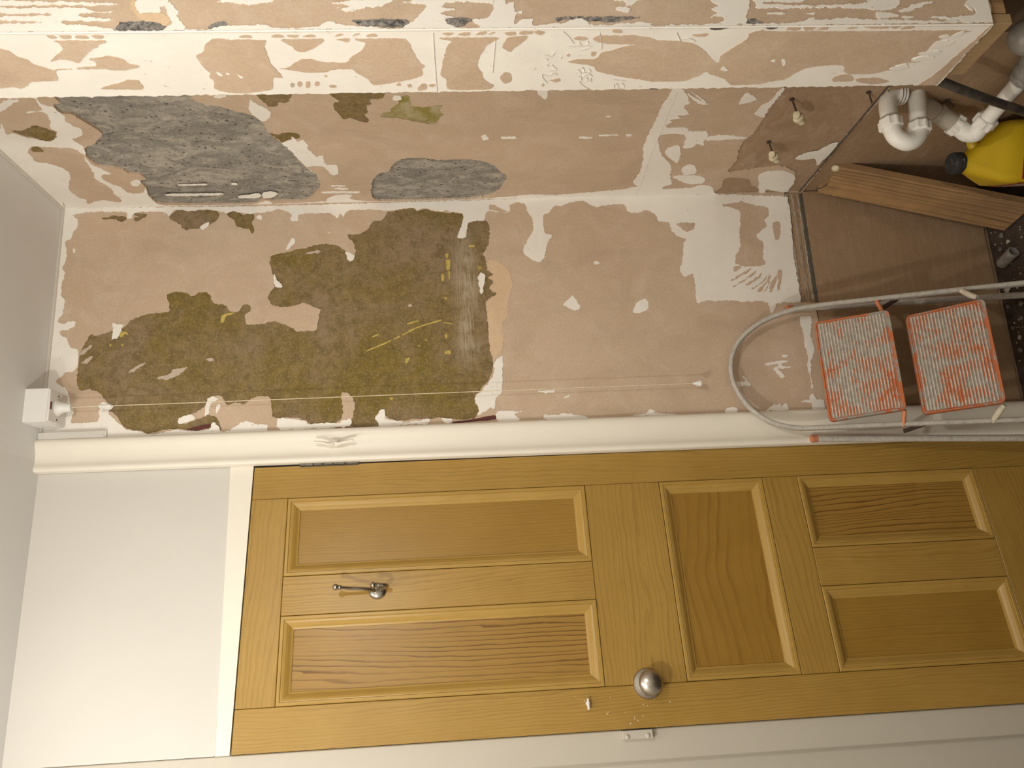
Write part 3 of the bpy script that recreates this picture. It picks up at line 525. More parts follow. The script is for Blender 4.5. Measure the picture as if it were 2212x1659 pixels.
('f2','white','-111,4830 -115,4707 -119,4574 -123,4459 -129,4405 -133,4485 -129,4617 -133,4827'),
('f2','white','-143,4826 -141,4748 -142,4550 -154,4487 -161,4420 -165,4509 -173,4530 -181,4490 -192,4422 -197,4479 -193,4577 -207,4580 -213,4505 -219,4451 -235,4406 -239,4405 -239,4815 -204,4820 -203,4654 -198,4646 -192,4721 -188,4821 -175,4823 -172,4622 -166,4618 -161,4824'),
('f2','white','-239,4405 -239,4362 -239,4256 -216,4230 -200,4218 -173,4237 -135,4244 -124,4231 -146,4216 -162,4202 -184,4205 -219,4172 -232,4167 -230,4096 -220,4033 -217,3927 -216,3939 -216,3903 -230,3876 -233,3821 -226,3767 -226,3731 -207,3694 -216,3658 -227,3594 -231,3529 -239,3502 -239,3456 -226,3423 -197,3395 -164,3366 -142,3352 -131,3384 -131,3433 -109,3342 -110,3144 -138,3121 -126,3239 -140,3296 -154,3301 -159,3254 -173,3306 -181,3306 -192,3260 -203,3288 -228,3270 -237,3219 -234,3168 -204,3195 -193,3147 -166,3123 -111,3111 -111,3078 -122,3075 -139,3072 -131,3047 -167,3045 -167,3016 -178,3019 -181,3038 -205,3047 -222,3045 -200,3018 -201,2985 -225,2984 -228,2954 -218,2906 -221,2868 -202,2852 -208,2791 -225,2783 -231,2731 -223,2630 -224,2562 -235,2554 -228,2345 -230,2312 -229,2173 -224,2034 -204,1972 -215,1969 -208,1864 -212,1794 -219,1676 -222,1470 -223,1354 -216,1306 -231,1304 -239,2174 -239,2632 -239,3133 -239,4019'),
('f2','white','-123,4345 -102,4317 -102,4246 -127,4240 -143,4263 -162,4265 -164,4322 -158,4336'),
('f2','white','-120,4073 -110,3946 -132,3955 -123,3992'),
('f2','white','-131,3679 -123,3649 -113,3473 -144,3505 -151,3580 -165,3612 -156,3649 -143,3612'),
('f2','white','-114,4051 -110,3879 -120,3878 -134,3965 -123,4024'),
('f2','white','-116,2337 -117,2199 -197,2215 -230,2229 -232,2312 -207,2299 -196,2317 -201,2347 -179,2320 -167,2338 -151,2312'),
('f2','white','-159,2686 -156,2672 -159,2629 -173,2635 -176,2659 -170,2678'),
('f2','white','-119,2693 -120,2591 -137,2612 -151,2642 -131,2650'),
('f2','white','-117,2185 -118,2055 -119,1984 -142,2012 -135,2130 -163,2164 -158,2116 -163,2166 -135,2177'),
('f2','white','-185,2134 -182,2095 -187,2100 -188,2130'),
('f2','white','-149,2162 -146,2112 -156,1990 -149,1814 -127,1644 -167,1656 -175,1718 -166,1792 -163,1886 -164,2016 -164,2164'),
('f2','white','-184,1730 -190,1671 -202,1653 -212,1725 -201,1738'),
('f2','white','-124,1353 -124,1304 -222,1304 -221,1460 -209,1462 -199,1369 -170,1363 -147,1389'),
('f2','white','-138,1772 -127,1710 -133,1660 -144,1733'),
('f2','white','-202,1632 -205,1598 -213,1614 -207,1644'),
('f2','white','-206,1530 -203,1497 -212,1463 -216,1504'),
('f2','white','-152,1395 -175,1384 -184,1366 -176,1369 -152,1382'),
('f2','white','-185,2137 -183,2098 -189,2069 -190,2118'),
('f2','white','-187,1994 -185,1959 -192,1965'),
('f2','white','-179,1648 -145,1561 -140,1510 -148,1521 -182,1619'),
('f2','mesh','-238,4410 -211,4395 -201,4387 -202,4284 -210,4257 -223,4236 -234,4256 -239,4322'),
('f2','mesh','-225,4098 -212,4083 -199,4043 -217,4040 -230,4078'),
('f2','mesh','-203,3612 -200,3566 -198,3497 -202,3423 -218,3419 -231,3456 -228,3516 -225,3589 -211,3598'),
('f2','mesh','-200,3307 -195,3251 -201,3199 -220,3214 -234,3247 -228,3270 -217,3298'),
('f2','mesh','-196,2904 -194,2828 -196,2603 -204,2604 -209,2657 -217,2687 -217,2715 -217,2744 -211,2786 -202,2848 -212,2886 -207,2900'),
('f2','mesh','-213,2224 -208,2187 -228,2155 -233,2224'),
('f2','mesh','-205,3108 -161,3101 -155,3087 -189,3076 -211,3085 -216,3099'),
('f2','mesh','-222,3071 -167,3066 -156,3051 -194,3051 -227,3057'),
('f2','tan','-145,4361 -112,4359 -123,4343 -161,4336 -167,4295 -162,4265 -194,4222 -215,4244 -202,4284 -193,4320 -172,4340')]
PENCIL = [
('f1','-1446,2930 -1429,2927 -1415,2920 -1391,2904'),
('f1','-1446,2930 -1437,2906 -1439,2896 -1453,2890 -1453,2880 -1439,2869'),
('f1','-1467,2901 -1469,2878 -1477,2877 -1488,2889 -1502,2897'),
('f1','-1500,2918 -1494,2905'),
('f1','-1505,2917 -1513,2912'),
('f1','-1537,2921 -1529,2915'),
('f1','-1560,2934 -1557,2920 -1547,2903 -1562,2900 -1572,2894'),
('f1','-1682,2876 -1661,2857 -1641,2843 -1619,2831'),
('f1','-1624,2811 -1614,2806 -1608,2795 -1609,2782 -1621,2777 -1630,2782'),
('f1','-1607,2851 -1607,2762'),
('f1','-1583,2802 -1588,2786 -1601,2767'),
('f1','-1536,2868 -1546,2869 -1553,2866'),
('f1','-1473,2796 -1459,2785 -1445,2780'),
('f1','-1486,2782 -1475,2773 -1462,2769 -1456,2774'),
('f1','-1456,2774 -1453,2756 -1458,2744 -1470,2749 -1475,2755'),
('f1','-1434,2789 -1426,2777 -1406,2772 -1403,2779'),
('f1','-1428,2772 -1442,2761 -1445,2747 -1430,2733'),
('f1','-1425,2755 -1411,2749 -1400,2751'),
('f1','-1411,2742 -1394,2731'),
('f1','-1416,2738 -1405,2732'),
('f1','-1400,2780 -1383,2771 -1365,2754 -1347,2731'),
('f1','-1409,2650 -1399,2593'),
('f1','-1386,2633 -1371,2623 -1353,2621 -1353,2597 -1370,2598 -1388,2611'),
('f1','-1383,2641 -1354,2634'),
('f1','-1673,2745 -1654,2739 -1625,2731 -1605,2726 -1585,2726'),
('f1','-1671,2466 -1622,2438'),
('f1','-1635,2434 -1642,2414 -1627,2385 -1620,2398'),
('f1','-1638,3115 -1566,3117 -1458,3120'),
('f1c','-1682,3334 -1554,3335 -1446,3335 -1347,3334'),
('right','-981,2256 -726,2252 -460,2256 -123,2240 -15,2244'),
('far','-1085,3097 -1125,3095 -1159,3094'),
('far','-1249,3095 -1276,3095'),
('far','-1097,3128 -1107,3121 -1101,3111'),
('far','-1131,3127 -1148,3119 -1142,3111'),
('far','-1161,3126 -1172,3119 -1162,3110')]

SURF = {'far': lambda a, b, d: (a, -d, b), 'right': lambda a, b, d: (-d, a, b), 'f1': lambda a, b, d: (-.12 - d, a, b), 'f2': lambda a, b, d: (a, -.8485 - d, b)}
def rounded(pts):
    out = []; n = len(pts); P = [V(p) for p in pts]
    for i in range(n):
        p0, p1, p2, p3 = P[i - 1], P[i], P[(i + 1) % n], P[(i + 2) % n]; L = (p2 - p1).length
        k = 3 if L > .006 else 1; f = min(1.0, .020 / max(L, 1e-6)) if max((p1 - p0).length, (p3 - p2).length) < L * .5 else 1.0   # long straight runs stay straight
        for j in range(k):
            t = j / k; c = .5 * ((2 * p1) + (p2 - p0) * t + (2 * p0 - 5 * p1 + 4 * p2 - p3) * t * t + (3 * p1 - p0 - 3 * p2 + p3) * t ** 3)
            out.append(p1.lerp(p2, t).lerp(c, .85 * f))
    return out
def ragged(pts, amp=.0016, step=.0045, seed=0.0, closed=True):
    out = []; n = len(pts)
    for i in range(n if closed else n - 1):
        a, b = V(pts[i]), V(pts[(i + 1) % n]); L = (b - a).length
        if L < 1e-6: continue
        k = max(1, int(L / step)); nr = V((-(b - a).y, (b - a).x)) / L
        for j in range(k):
            p = a.lerp(b, j / k); q = V((p.x * 95, p.y * 95, seed)); q2 = V((p.x * 330, p.y * 330, seed + 5))
            out.append(p + nr * amp * (noise.noise(q) * 1.6 + noise.noise(q2) * 1.3))
    if not closed: out.append(V(pts[-1]))
    return out
def slab(name, loops, surf, d0, d1, mat, parent, base=None):
    """outline (first loop) with holes; front face at depth d1 in front of the wall plane, edges going back to d0"""
    vs_, es = [], []
    for lp in loops:
        k = len(vs_); vs_ += [V((p[0], p[1])) for p in lp]; es += [(k + i, k + (i + 1) % len(lp)) for i in range(len(lp))]
    rv, re_, rf, *_ = delaunay_2d_cdt(vs_, es, [], 0, 1e-6)
    cen = np.array([[sum(rv[i].x for i in q) / len(q), sum(rv[i].y for i in q) / len(q)] for q in rf]); inside = np.zeros(len(cen), bool)
    for lp in loops:                                    # even-odd test of every triangle against every loop
        a = np.array([[p[0], p[1]] for p in lp]); b = np.roll(a, -1, 0)
        for c0 in range(0, len(cen), 2000):
            c = cen[c0:c0 + 2000]; up = (a[None, :, 1] > c[:, None, 1]) != (b[None, :, 1] > c[:, None, 1])
            dy = np.where(np.abs(b[:, 1] - a[:, 1]) < 1e-12, 1e-12, b[:, 1] - a[:, 1])
            xi = a[None, :, 0] + (c[:, None, 1] - a[None, :, 1]) * ((b[:, 0] - a[:, 0]) / dy)[None]
            inside[c0:c0 + 2000] ^= ((up & (c[:, None, 0] < xi)).sum(1) % 2).astype(bool)
    rf = [q for q, k in zip(rf, inside) if k]
    S_ = SURF[surf]; n = len(rv); cnt = {}
    v = [S_(p.x, p.y, d1) for p in rv] + [S_(p.x, p.y, d0) for p in rv]; f = []
    e1 = V(S_(1, 0, 0)) - V(S_(0, 0, 0)); e2 = V(S_(0, 1, 0)) - V(S_(0, 0, 0)); nd = V(S_(0, 0, 1)) - V(S_(0, 0, 0))
    flip = e1.cross(e2).dot(nd) < 0
    for q in rf:
        q = list(q); ar = sum(rv[q[i]].x * rv[q[(i + 1) % len(q)]].y - rv[q[(i + 1) % len(q)]].x * rv[q[i]].y for i in range(len(q)))
        if (ar < 0) != flip: q.reverse()
        f.append(q)
        for i in range(len(q)): cnt.setdefault((q[i], q[(i + 1) % len(q)]), 0); cnt[(q[i], q[(i + 1) % len(q)])] += 1
    for (a, b) in list(cnt):
        if (b, a) not in cnt: f.append([b, a, a + n, b + n])
    return obj(name, v, f, mat, parent, None, base)

# ------------------------------------------------------------------ the door wall's own frame: x to the left along the wall, y into the room, z up
E1 = V((-.9834, -.1814, -.0108)); E2 = V((.0016, -.0048, 1.0)).normalized(); NN = E2.cross(E1).normalized()
if NN.y > 0: NN = -NN
EX = NN.cross(E2).normalized(); DZ = 2.63
OD = V((-.73807, 0, HC)) - E2 * DZ
DM = Matrix(((EX.x, NN.x, E2.x, OD.x), (EX.y, NN.y, E2.y, OD.y), (EX.z, NN.z, E2.z, OD.z), (0, 0, 0, 1)))

# ================================================================== THE SETTING
g = G(); g.add([(-2.2, -2.8, FL), (.85, -2.8, FL), (.85, .1, FL), (-2.2, .1, FL), (-2.2, -2.8, FL - .1), (.85, -2.8, FL - .1), (.85, .1, FL - .1), (-2.2, .1, FL - .1)], [(0, 1, 2, 3), (4, 7, 6, 5), (0, 4, 5, 1), (1, 5, 6, 2), (2, 6, 7, 3), (3, 7, 4, 0)])
struct(g.obj('floor', 'floor'), 'dark dirty floor strewn with plaster rubble', 'floor')
g = G(); t = .06
g.add([(.85, .1, HC), (-.70, .1, HC), (-2.2, .1, HC - .112), (-2.2, -2.8, HC - .112), (-.70, -2.8, HC), (.85, -2.8, HC), (.85, .1, HC + t), (-2.2, .1, HC + t), (-2.2, -2.8, HC + t), (.85, -2.8, HC + t)],
      [(0, 1, 4, 5), (1, 2, 3, 4), (6, 9, 8, 7), (0, 6, 7, 2, 1), (2, 7, 8, 3), (3, 8, 9, 5, 4), (5, 9, 6, 0)])
struct(g.obj('ceiling', 'ceil'), 'plain off-white painted ceiling', 'ceiling')
wall_far = struct(G().box((-.722, .0065, FL - .02), (.10, .10, HC + .02)).obj('wall_far', 'base'), 'stripped plaster wall with large olive paint patch', 'wall')
wall_right = struct(G().box((.0105, -.8472, .634), (.10, .0065, HC + .02)).box((.0105, -.672, FL - .02), (.10, .0065, .634)).obj('wall_right', 'base'), 'stripped plaster wall with two grey render patches', 'wall')
G().box((.101, -.788, FL - .02), (.11, -.60, .70)).obj('cavity_shade_back', 'floor', wall_right)  # dark dirt colour here stands in for shade inside the void
struct(G().box((.80, -2.78, FL - .02), (.88, -.84, HC + .02)).obj('wall_side', 'wall'), 'plain white wall of the room beside the viewer', 'wall')
struct(G().box((-.1185, -.8470, .655), (.80, -.79, HC + .02)).box((.01, -.8470, FL - .02), (.80, -.79, .655)).obj('wall_return', 'skim'), 'return wall beside the boxing at the right edge', 'wall')
wall_back = struct(G().box((-2.2, -2.86, FL - .02), (.88, -2.78, HC + .02)).obj('wall_back', 'wall'), 'plain wall behind the viewer', 'wall')
wall_left = struct(G().box((-2.20, -2.78, FL - .02), (-2.12, .05, HC + .02)).obj('wall_left', 'wall'), 'plain white wall left of the door', 'wall')

# --- plaster skins with real holes, then the patches
OUT = {k: [] for k in SURF}
for i, (s_, kind, txt) in enumerate(PATCHES):
    p = [tuple(int(c) / 2000 for c in q.split(',')) for q in txt.split()]
    OUT[s_].append((kind, p, i))
HOLE = {'far': ('old',), 'right': ('old', 'grey', 'mould', 'base'), 'f1': (), 'f2': ()}
DEPTH = {'old': .0016, 'grey': .006, 'mould': .0016, 'base': .0025}
PN = {'old': 'old_paint_patch', 'old2': 'old_paint_patch', 'grey': 'bare_render_patch', 'mould': 'mouldy_paint_patch', 'base': 'base_coat_patch', 'white': 'white_paint_patch', 'skim': 'bare_plaster_patch', 'tan': 'lining_patch', 'scrape': 'scraped_streak',
      'red': 'red_paint_line', 'yellow': 'yellow_paint_fleck', 'palefleck': 'pale_paint_fleck', 'dark': 'chipped_hole', 'dirt': 'dirty_filler_spot', 'mesh': 'exposed_bead_mesh'}
PL = {'old': 'olive brown old paint', 'old2': 'olive brown old paint', 'grey': 'rough dark grey bare render', 'mould': 'mouldy yellow-green paint', 'tan': 'pale tan lining paper', 'mesh': 'grey exposed metal bead'}
box_ = empty('wall_boxing', (0, -.76, .649)); struct(box_, 'square pipe boxing of patchy white and bare plaster on the right', 'boxing')
BB = (0, -.76, .649)
PAR = {'far': (wall_far, None), 'right': (wall_right, None), 'f1': (box_, BB), 'f2': (box_, BB)}
skin_outline = {'far': [(-.722, .641), (-.345, .641), (-.342, .683), (0, .683), (0, HC), (-.722, HC)], 'right': [(-.8472, .636), (0, .636), (0, HC), (-.8472, HC)]}
for s_ in SURF:
    par, bs = PAR[s_]; holes = {}
    for kind, p, i in OUT[s_]:
        amp = .0005 if kind in ('yellow', 'red') else (.0011 if s_ == 'f1' else .0019)
        if max(abs(a_ - p[0][0]) + abs(b_ - p[0][1]) for a_, b_ in p) < .025: amp *= .45
        rp = ragged(rounded(p), amp, .0028, i * 1.7)
        if s_ in ('f1', 'f2'):                          # nothing hangs past the edges of the boxing
            a0, a1 = (-.8485, -.6714) if s_ == 'f1' else (-.12, .30)
            rp = [V((min(max(q.x, a0), a1), max(q.y, .6515))) for q in rp]
        if kind in HOLE[s_]: holes[i] = (kind, rp)
        else:
            # thin layers lying on the wall face (or down on the old paint)
            on_old = kind in ('yellow', 'palefleck', 'scrape')
            d0, d1 = (-.0016, -.0011) if on_old else (0.0, {'white': .0009, 'skim': .0012 if s_ != 'f1' else .0006, 'tan': .0004, 'old2': .0002, 'mesh': .0007, 'dark': .0008, 'dirt': .0010}.get(kind, .0008))
            if kind == 'yellow': d1 = -.0008
            if kind == 'white' and s_ == 'f1': d1 = .0012
            d1 += (i % 23) * .00003                     # no two overlapping layers share a plane
            o = slab(PN[kind], [rp], s_, d0, d1, {'old2': 'old'}.get(kind, kind), par, bs)
            if kind in PL: o['label'] = PL[kind]
    for i, (kind, rp) in holes.items():
        o = slab(PN[kind], [rp], s_, -.0064, -DEPTH[kind], kind, par, bs); o['label'] = PL.get(kind, 'darker brown base coat')
    if s_ in skin_outline:
        slab('plaster_skin', [ragged(skin_outline[s_], .0006, .01)] + [rp for k, rp in holes.values()], s_, -.0064, 0, 'skim', par)
# boxing core, faces with a ragged broken lower edge, timber batten
zb = .649
G().box((-.1185, -.7895, zb + .006), (.0, -.6720, HC)).obj('core', 'white', box_, None, BB)
slab('side_face', [ragged([(-.8485, zb), (-.6714, zb), (-.6714, HC), (-.8485, HC)], .0022, .006, 3.3)], 'f1', -.0012, 0, 'white', box_, BB)
slab('front_face', [ragged([(-.12, zb), (.30, zb), (.30, HC), (-.12, HC)], .0016, .006, 8.3)], 'f2', -.0012, 0, 'skim', box_, BB)
G().box((-.113, -.8420, .608), (-.092, -.694, .654), .001).obj('timber_batten', 'batten', box_, None, BB)['label'] = 'sawn timber batten along the bottom edge'
G().box((-.090, -.8420, .615), (-.02, -.824, .654), .001).obj('timber_batten', 'rough', box_, None, BB)
g = G(); g.tube([(-.1205, -.849, HC), (-.1205, -.849, zb + .004)], .0016, 8, 1); g.obj('corner_bead', 'white', box_, 40, BB)
def stroke(name, surf, pts, wd, mat, par, base=None):
    ps = [V(p) for p in pts]; L, R = [], []
    for i, p in enumerate(ps):
        t_ = (ps[min(i + 1, len(ps) - 1)] - ps[max(i - 1, 0)]).normalized(); nr = V((-t_.y, t_.x)); L.append(p + nr * wd / 2); R.append(p - nr * wd / 2)
    return slab(name, [L + R[::-1]], surf, 0, .0014, mat, par, base)
for s_, txt in PENCIL:
    p = [tuple(int(c) / 2000 for c in q.split(',')) for q in txt.split()]
    sf = 'f1' if s_ == 'f1c' else s_
    q = []
    for i in range(len(p) - 1):
        for k in range(3): q.append((p[i][0] + (p[i + 1][0] - p[i][0]) * k / 3, p[i][1] + (p[i + 1][1] - p[i][1]) * k / 3))
    q.append(p[-1])
    stroke('pencil_mark', sf, p, .0009 if s_ == 'f1' else .0012, 'pencil', *PAR[sf])
# lower boards below the joint, with the rough strip left along the far wall
o = slab('lower_board', [ragged([(-.722, .104), (0, .104), (0, .626), (-.342, .628), (-.345, .638), (-.722, .638)], .0012, .008, 2.2)], 'far', -.0064, .0005, 'board', wall_far); o['label'] = 'brown lower wall board'
o = slab('lower_board', [ragged([(-.672, FL + .01), (-.001, FL + .01), (-.001, .6340), (-.672, .6340)], .0007, .008, 6.2)], 'right', -.0104, -.0040, 'board', wall_right); o['label'] = 'brown lower wall board'
random.seed(4)
for k in range(9):                                      # broken ridges of the rough strip between plaster and board
    z0 = .642 + k * .0043
    lp = ragged([(-.340 + random.uniform(0, .04), z0), (-.004, z0 - .001), (-.004, z0 + random.uniform(.0022, .0038)), (-.335, z0 + random.uniform(.002, .0036))], .0009, .006, k * 2.1)
    slab('render_ridge', [lp], 'far', -.0064, -.0045 + random.uniform(0, .003), 'base' if k % 4 else 'caulk', wall_far)
lp_ = ragged([(-.34, .6275), (-.002, .6265), (-.002, .6370), (-.34, .6385)], .0012, .006, 9.9)
slab('joint_gap', [lp_], 'far', -.0064, -.0052, 'dark', wall_far)
lp_ = ragged([(-.672, .6352), (-.002, .6352), (-.002, .6385), (-.672, .6375)], .0010, .006, 1.9)
slab('joint_gap', [lp_], 'right', -.0030, .0013, 'dark', wall_right)
# ceiling bead along both walls
g = G(); g.tube([(-.64, -.001, HC - .002), (-.3, -.0015, HC - .003), (-.004, -.001, HC - .002)], .005, 8, 4); g.tube([(-.001, -.004, HC - .002), (-.001, -.35, HC - .003), (-.001, -.66, HC - .002)], .005, 8, 4)
struct(g.obj('trim_1', 'caulk', None, 60), 'cracked caulk bead along the ceiling edge', 'trim')

# --- white architrave between the stripped wall and the door
prof = [(-.648, .004), (-.648, -.013), (-.651, -.018), (-.657, -.0205), (-.664, -.0205), (-.672, -.0178), (-.682, -.0142), (-.695, -.0125), (-.706, -.0130), (-.715, -.0160), (-.719, -.0195), (-.725, -.0205), (-.7295, -.0195), (-.7315, -.016), (-.7335, .004)]
g = G(); zs = [FL, .9, 1.8, HC]; n = len(prof); v = []
for z in zs:
    for (x, y) in prof:
        s_ = (x + .648) / -.0885; v.append((x - .003 * (1 - s_) * (HC - z) / HC * 1.2 - s_ * (2.70 - z) * .0062, y, z))
g.add(v, [[i * n + k, i * n + (k + 1) % n, (i + 1) * n + (k + 1) % n, (i + 1) * n + k] for i in range(len(zs) - 1) for k in range(n)] + [list(range(n))[::-1], list(range((len(zs) - 1) * n, len(zs) * n))])
struct(g.obj('trim_2', 'gloss', None, 50), 'cream painted architrave between the stripped wall and the pine door', 'architrave')

# --- wall over the door, head of the frame, latch side post, wall beyond
def dstruct(name, mat, label, cat, boxes, bev=.001):
    e = G()
    for lo, hi in boxes: e.box(lo, hi, bev)
    o = e.obj(name, mat, None, 35); o.matrix_world = DM; return struct(o, label, cat)
zc = lambda s_: s_ + DZ
g = G(); g.add([(-.02, -.08, zc(-.4785)), (.6685, -.08, zc(-.5045)), (.6685, -.08, zc(.03)), (-.02, -.08, zc(.03)), (-.02, -.004, zc(-.4785)), (.6685, -.004, zc(-.5045)), (.6685, -.004, zc(.03)), (-.02, -.004, zc(.03))], [(0, 1, 2, 3), (7, 6, 5, 4), (0, 4, 5, 1), (1, 5, 6, 2), (2, 6, 7, 3), (3, 7, 4, 0)])
o = g.obj('wall_door', 'wall'); o.matrix_world = DM; struct(o, 'white painted panel of wall above the door', 'wall')
g = G(); g.add([(-.012, -.06, zc(-.5372)), (.6690, -.06, zc(-.5372)), (.6690, -.06, zc(-.5058)), (-.012, -.06, zc(-.4790)), (-.012, -.001, zc(-.5372)), (.6690, -.001, zc(-.5372)), (.6690, -.001, zc(-.5058)), (-.012, -.001, zc(-.4790))], [(0, 1, 2, 3), (7, 6, 5, 4), (0, 4, 5, 1), (1, 5, 6, 2), (2, 6, 7, 3), (3, 7, 4, 0)])
o = g.obj('trim_3', 'gloss'); o.matrix_world = DM; struct(o, 'cream painted door head under the white wall panel', 'door frame')
post = dstruct('trim_4', 'frame', 'white painted door post on the latch side', 'door frame', [((.6692, -.08, 0), (.7345, -.014, zc(.02)))], .002)
dstruct('wall_latch_side', 'frame', 'white wall at the left beyond the door post', 'wall', [((.7335, -.09, 0), (1.60, -.040, zc(.02)))])
k = G().box((.671, -.016, zc(-1.484)), (.690, .004, zc(-1.413)), .0015).obj('keeper', 'frame', post)
k['label'] = 'white painted latch keeper'
for z in (-1.4245, -1.4715): G().lathe((.684, .003, zc(z)), (0, 1, 0), [(0, .0058), (.002, .0055), (.004, .003), (.0045, 0)], 14).obj('screw_head', 'frame', k, 50)

# ================================================================== THE DOOR
door = empty('door_1', mw=DM); struct(door, 'stripped pine five-panel door with nickel knob and coat hook', 'door')
Y0 = -.034
def plank(name, t0, t1, s0, s1, mat):
    return G().box((t0 + .0004, Y0, zc(s0) + .0004), (t1 - .0004, 0, zc(s1) - .0004), .0012).obj(name, mat, door, 30)
zbot = -2.615; ztop = -.540
plank('stile', .0015, .0868, zbot, ztop, 'stile'); plank('stile', .5752, .6685, zbot, ztop, 'stile')
for nm, s0, s1 in (('top_rail', -.6295, ztop), ('lock_rail', -1.5815, -1.3865), ('frieze_rail', -1.9515, -1.858), ('bottom_rail', zbot, -2.4385)): plank(nm, .0868, .5752, s0, s1, 'rail')
plank('muntin', .2830, .3755, -1.3865, -.6295, 'stile'); plank('muntin', .2775, .3735, -2.4385, -1.9515, 'stile')
MP = [(.0008, -.012), (.0008, -.0005), (.0025, .0012), (.0085, .0012), (.0095, -.0012), (.0115, -.0008), (.0160, -.0022), (.0215, -.0060), (.0265, -.0102), (.0305, -.0118), (.0312, -.0150)]
def panel(t0, t1, s0, s1, mat):
    G().box((t0, -.024, zc(s0)), (t1, -.0140, zc(s1))).obj('panel', mat, door)
    c = [(t0, s0), (t1, s0), (t1, s1), (t0, s1)]; d = [(1, 1), (-1, 1), (-1, -1), (1, -1)]
    for i in range(4):
        a, b, da, db = c[i], c[(i + 1) % 4], d[i], d[(i + 1) % 4]; n = len(MP)
        eps = .0003
        v = [(a[0] + da[0] * q, y, zc(a[1] + da[1] * q)) for q, y in MP] + [(b[0] + db[0] * q, y, zc(b[1] + db[1] * q)) for q, y in MP]
        G().add(v, [[k, k + 1, n + k + 1, n + k] for k in range(n - 1)] + [list(range(n)), list(range(2 * n - 1, n - 1, -1))]).obj('moulding', 'beadh' if i % 2 == 0 else 'bead', door)
panel(.0868, .2830, -1.3865, -.6295, 'panel'); panel(.3755, .5752, -1.3865, -.6295, 'panelb')
panel(.0868, .5752, -1.858, -1.5815, 'panelc')
panel(.0868, .2775, -2.4385, -1.9515, 'panelb'); panel(.3735, .5752, -2.4385, -1.9515, 'panel')
G().box((.004, -.040, zc(zbot)), (.666, -.030, zc(ztop))).obj('door_back', 'rough', door)
h = empty('hinge'); h.parent = door; h.location = (0, 0, 0)
cuts = [-.654, -.690, -.714, -.741, -.771, -.806]
for a, b in zip(cuts[:-1], cuts[1:]): G().lathe((-.001, .0035, zc(b) + .0006), (0, 0, 1), [(0, .0048), (.0008, .0056), (a - b - .002, .0056), (a - b - .0012, .0048)], 16).obj('knuckle', 'hinge', h, 40)
G().box((.001, -.004, zc(-.805)), (.006, .0012, zc(-.655))).obj('leaf', 'hinge', h)
# knob on its rose
k = empty('knob'); k.parent = door; K = (.574, 0, zc(-1.486))
G().lathe(K, (0, 1, 0), [(0, .0345), (.003, .0345), (.006, .0325), (.0075, .022), (.010, .013), (.022, .0115), (.026, .013)], 40).obj('rose', 'steel', k, 40)
G().lathe((K[0], .024, K[2]), (0, 1, 0), [(0, .012), (.003, .020), (.008, .0262), (.014, .0280), (.019, .0268), (.024, .0225), (.028, .0145), (.030, .007), (.0305, 0)], 44).obj('handle', 'steel', k, 60)
G().lathe((.5985, .0055, zc(-1.477)), (0, 1, 0), [(0, .0034), (.0012, .0032), (.0018, 0)], 12).obj('screw_head', 'steel', k, 40)
# small thumb turn
k = empty('thumb_turn'); k.parent = door
G().lathe((.6085, 0, zc(-1.342)), (0, 1, 0), [(0, .0055), (.003, .0055), (.009, .004)], 16).obj('spindle', 'plastic', k, 40)
G().box((.5985, .008, zc(-1.3440)), (.6225, .0125, zc(-1.3385)), .001).obj('wing', 'plastic', k, 40)
# filled holes in the latch stile
random.seed(11)
for k in range(17):
    t_, s_ = random.choice([(.60, -1.33), (.625, -1.38), (.63, -1.44), (.615, -1.47), (.62, -1.50), (.628, -1.53), (.655, -1.49), (.648, -1.45), (.60, -1.40)])
    G().lathe((t_ + random.uniform(-.012, .012), -.0004, zc(s_ + random.uniform(-.02, .02))), (0, 1, 0), [(0, random.uniform(.0012, .0026)), (.0008, .001), (.0009, 0)], 8).obj('filled_hole', 'plug', door)
# coat hook
hk = empty('coat_hook'); hk.parent = door; HX = .3290; HZ = zc(-.857)
g = G(); g.lathe((0, 0, 0), (0, 1, 0), [(0, 1.0), (.0015, .99), (.004, .90), (.0065, .70), (.008, .40), (.0085, 0)], 32)
g.v = [(HX + a * .0195, b, HZ + c * .0215) for a, b, c in g.v]; g.obj('back_plate', 'brass', hk, 50)
G().tube([(HX, .004, HZ + .006), (HX - .001, .016, HZ + .012), (HX - .002, .030, HZ + .032), (HX - .003, .040, HZ + .060), (HX - .004, .050, HZ + .080)], [.0052, .0048, .0040, .0036, .0036], 14).obj('upper_prong', 'brass', hk, 50)
dr = V((-.001, .010, .020)).normalized(); p = V((HX - .004, .050, HZ + .080))
G().lathe(p, dr, [(-.001, .0036), (0, .0052), (.002, .0052), (.003, .0038), (.0045, .0052), (.0062, .0046), (.0072, .0036), (.009, .0062), (.013, .0078), (.017, .0062), (.0195, .003), (.020, 0)], 20).obj('ball_tip', 'brass', hk, 50)
G().tube([(HX - .002, .004, HZ - .004), (HX - .004, .016, HZ - .016), (HX - .005, .030, HZ - .025), (HX - .006, .042, HZ - .020), (HX - .006, .047, HZ - .008)], [.0056, .0052, .0050, .0046, .0042], 14).obj('lower_prong', 'brass', hk, 50)
G().lathe((HX - .006, .047, HZ - .009), (0, .06, 1), [(0, .0042), (.001, .0056), (.003, .0056), (.004, .0042), (.0055, .0056), (.007, .0056), (.008, .004), (.010, .0066), (.014, .0082), (.018, .0066), (.0205, 0)], 20).obj('ball_tip', 'brass', hk, 50)
G().lathe((HX + .0135, .0052, HZ - .001), (.6, 1, 0), [(0, .0030), (.0009, .0028), (.001, 0)], 12).obj('screw_hole', 'black', hk)

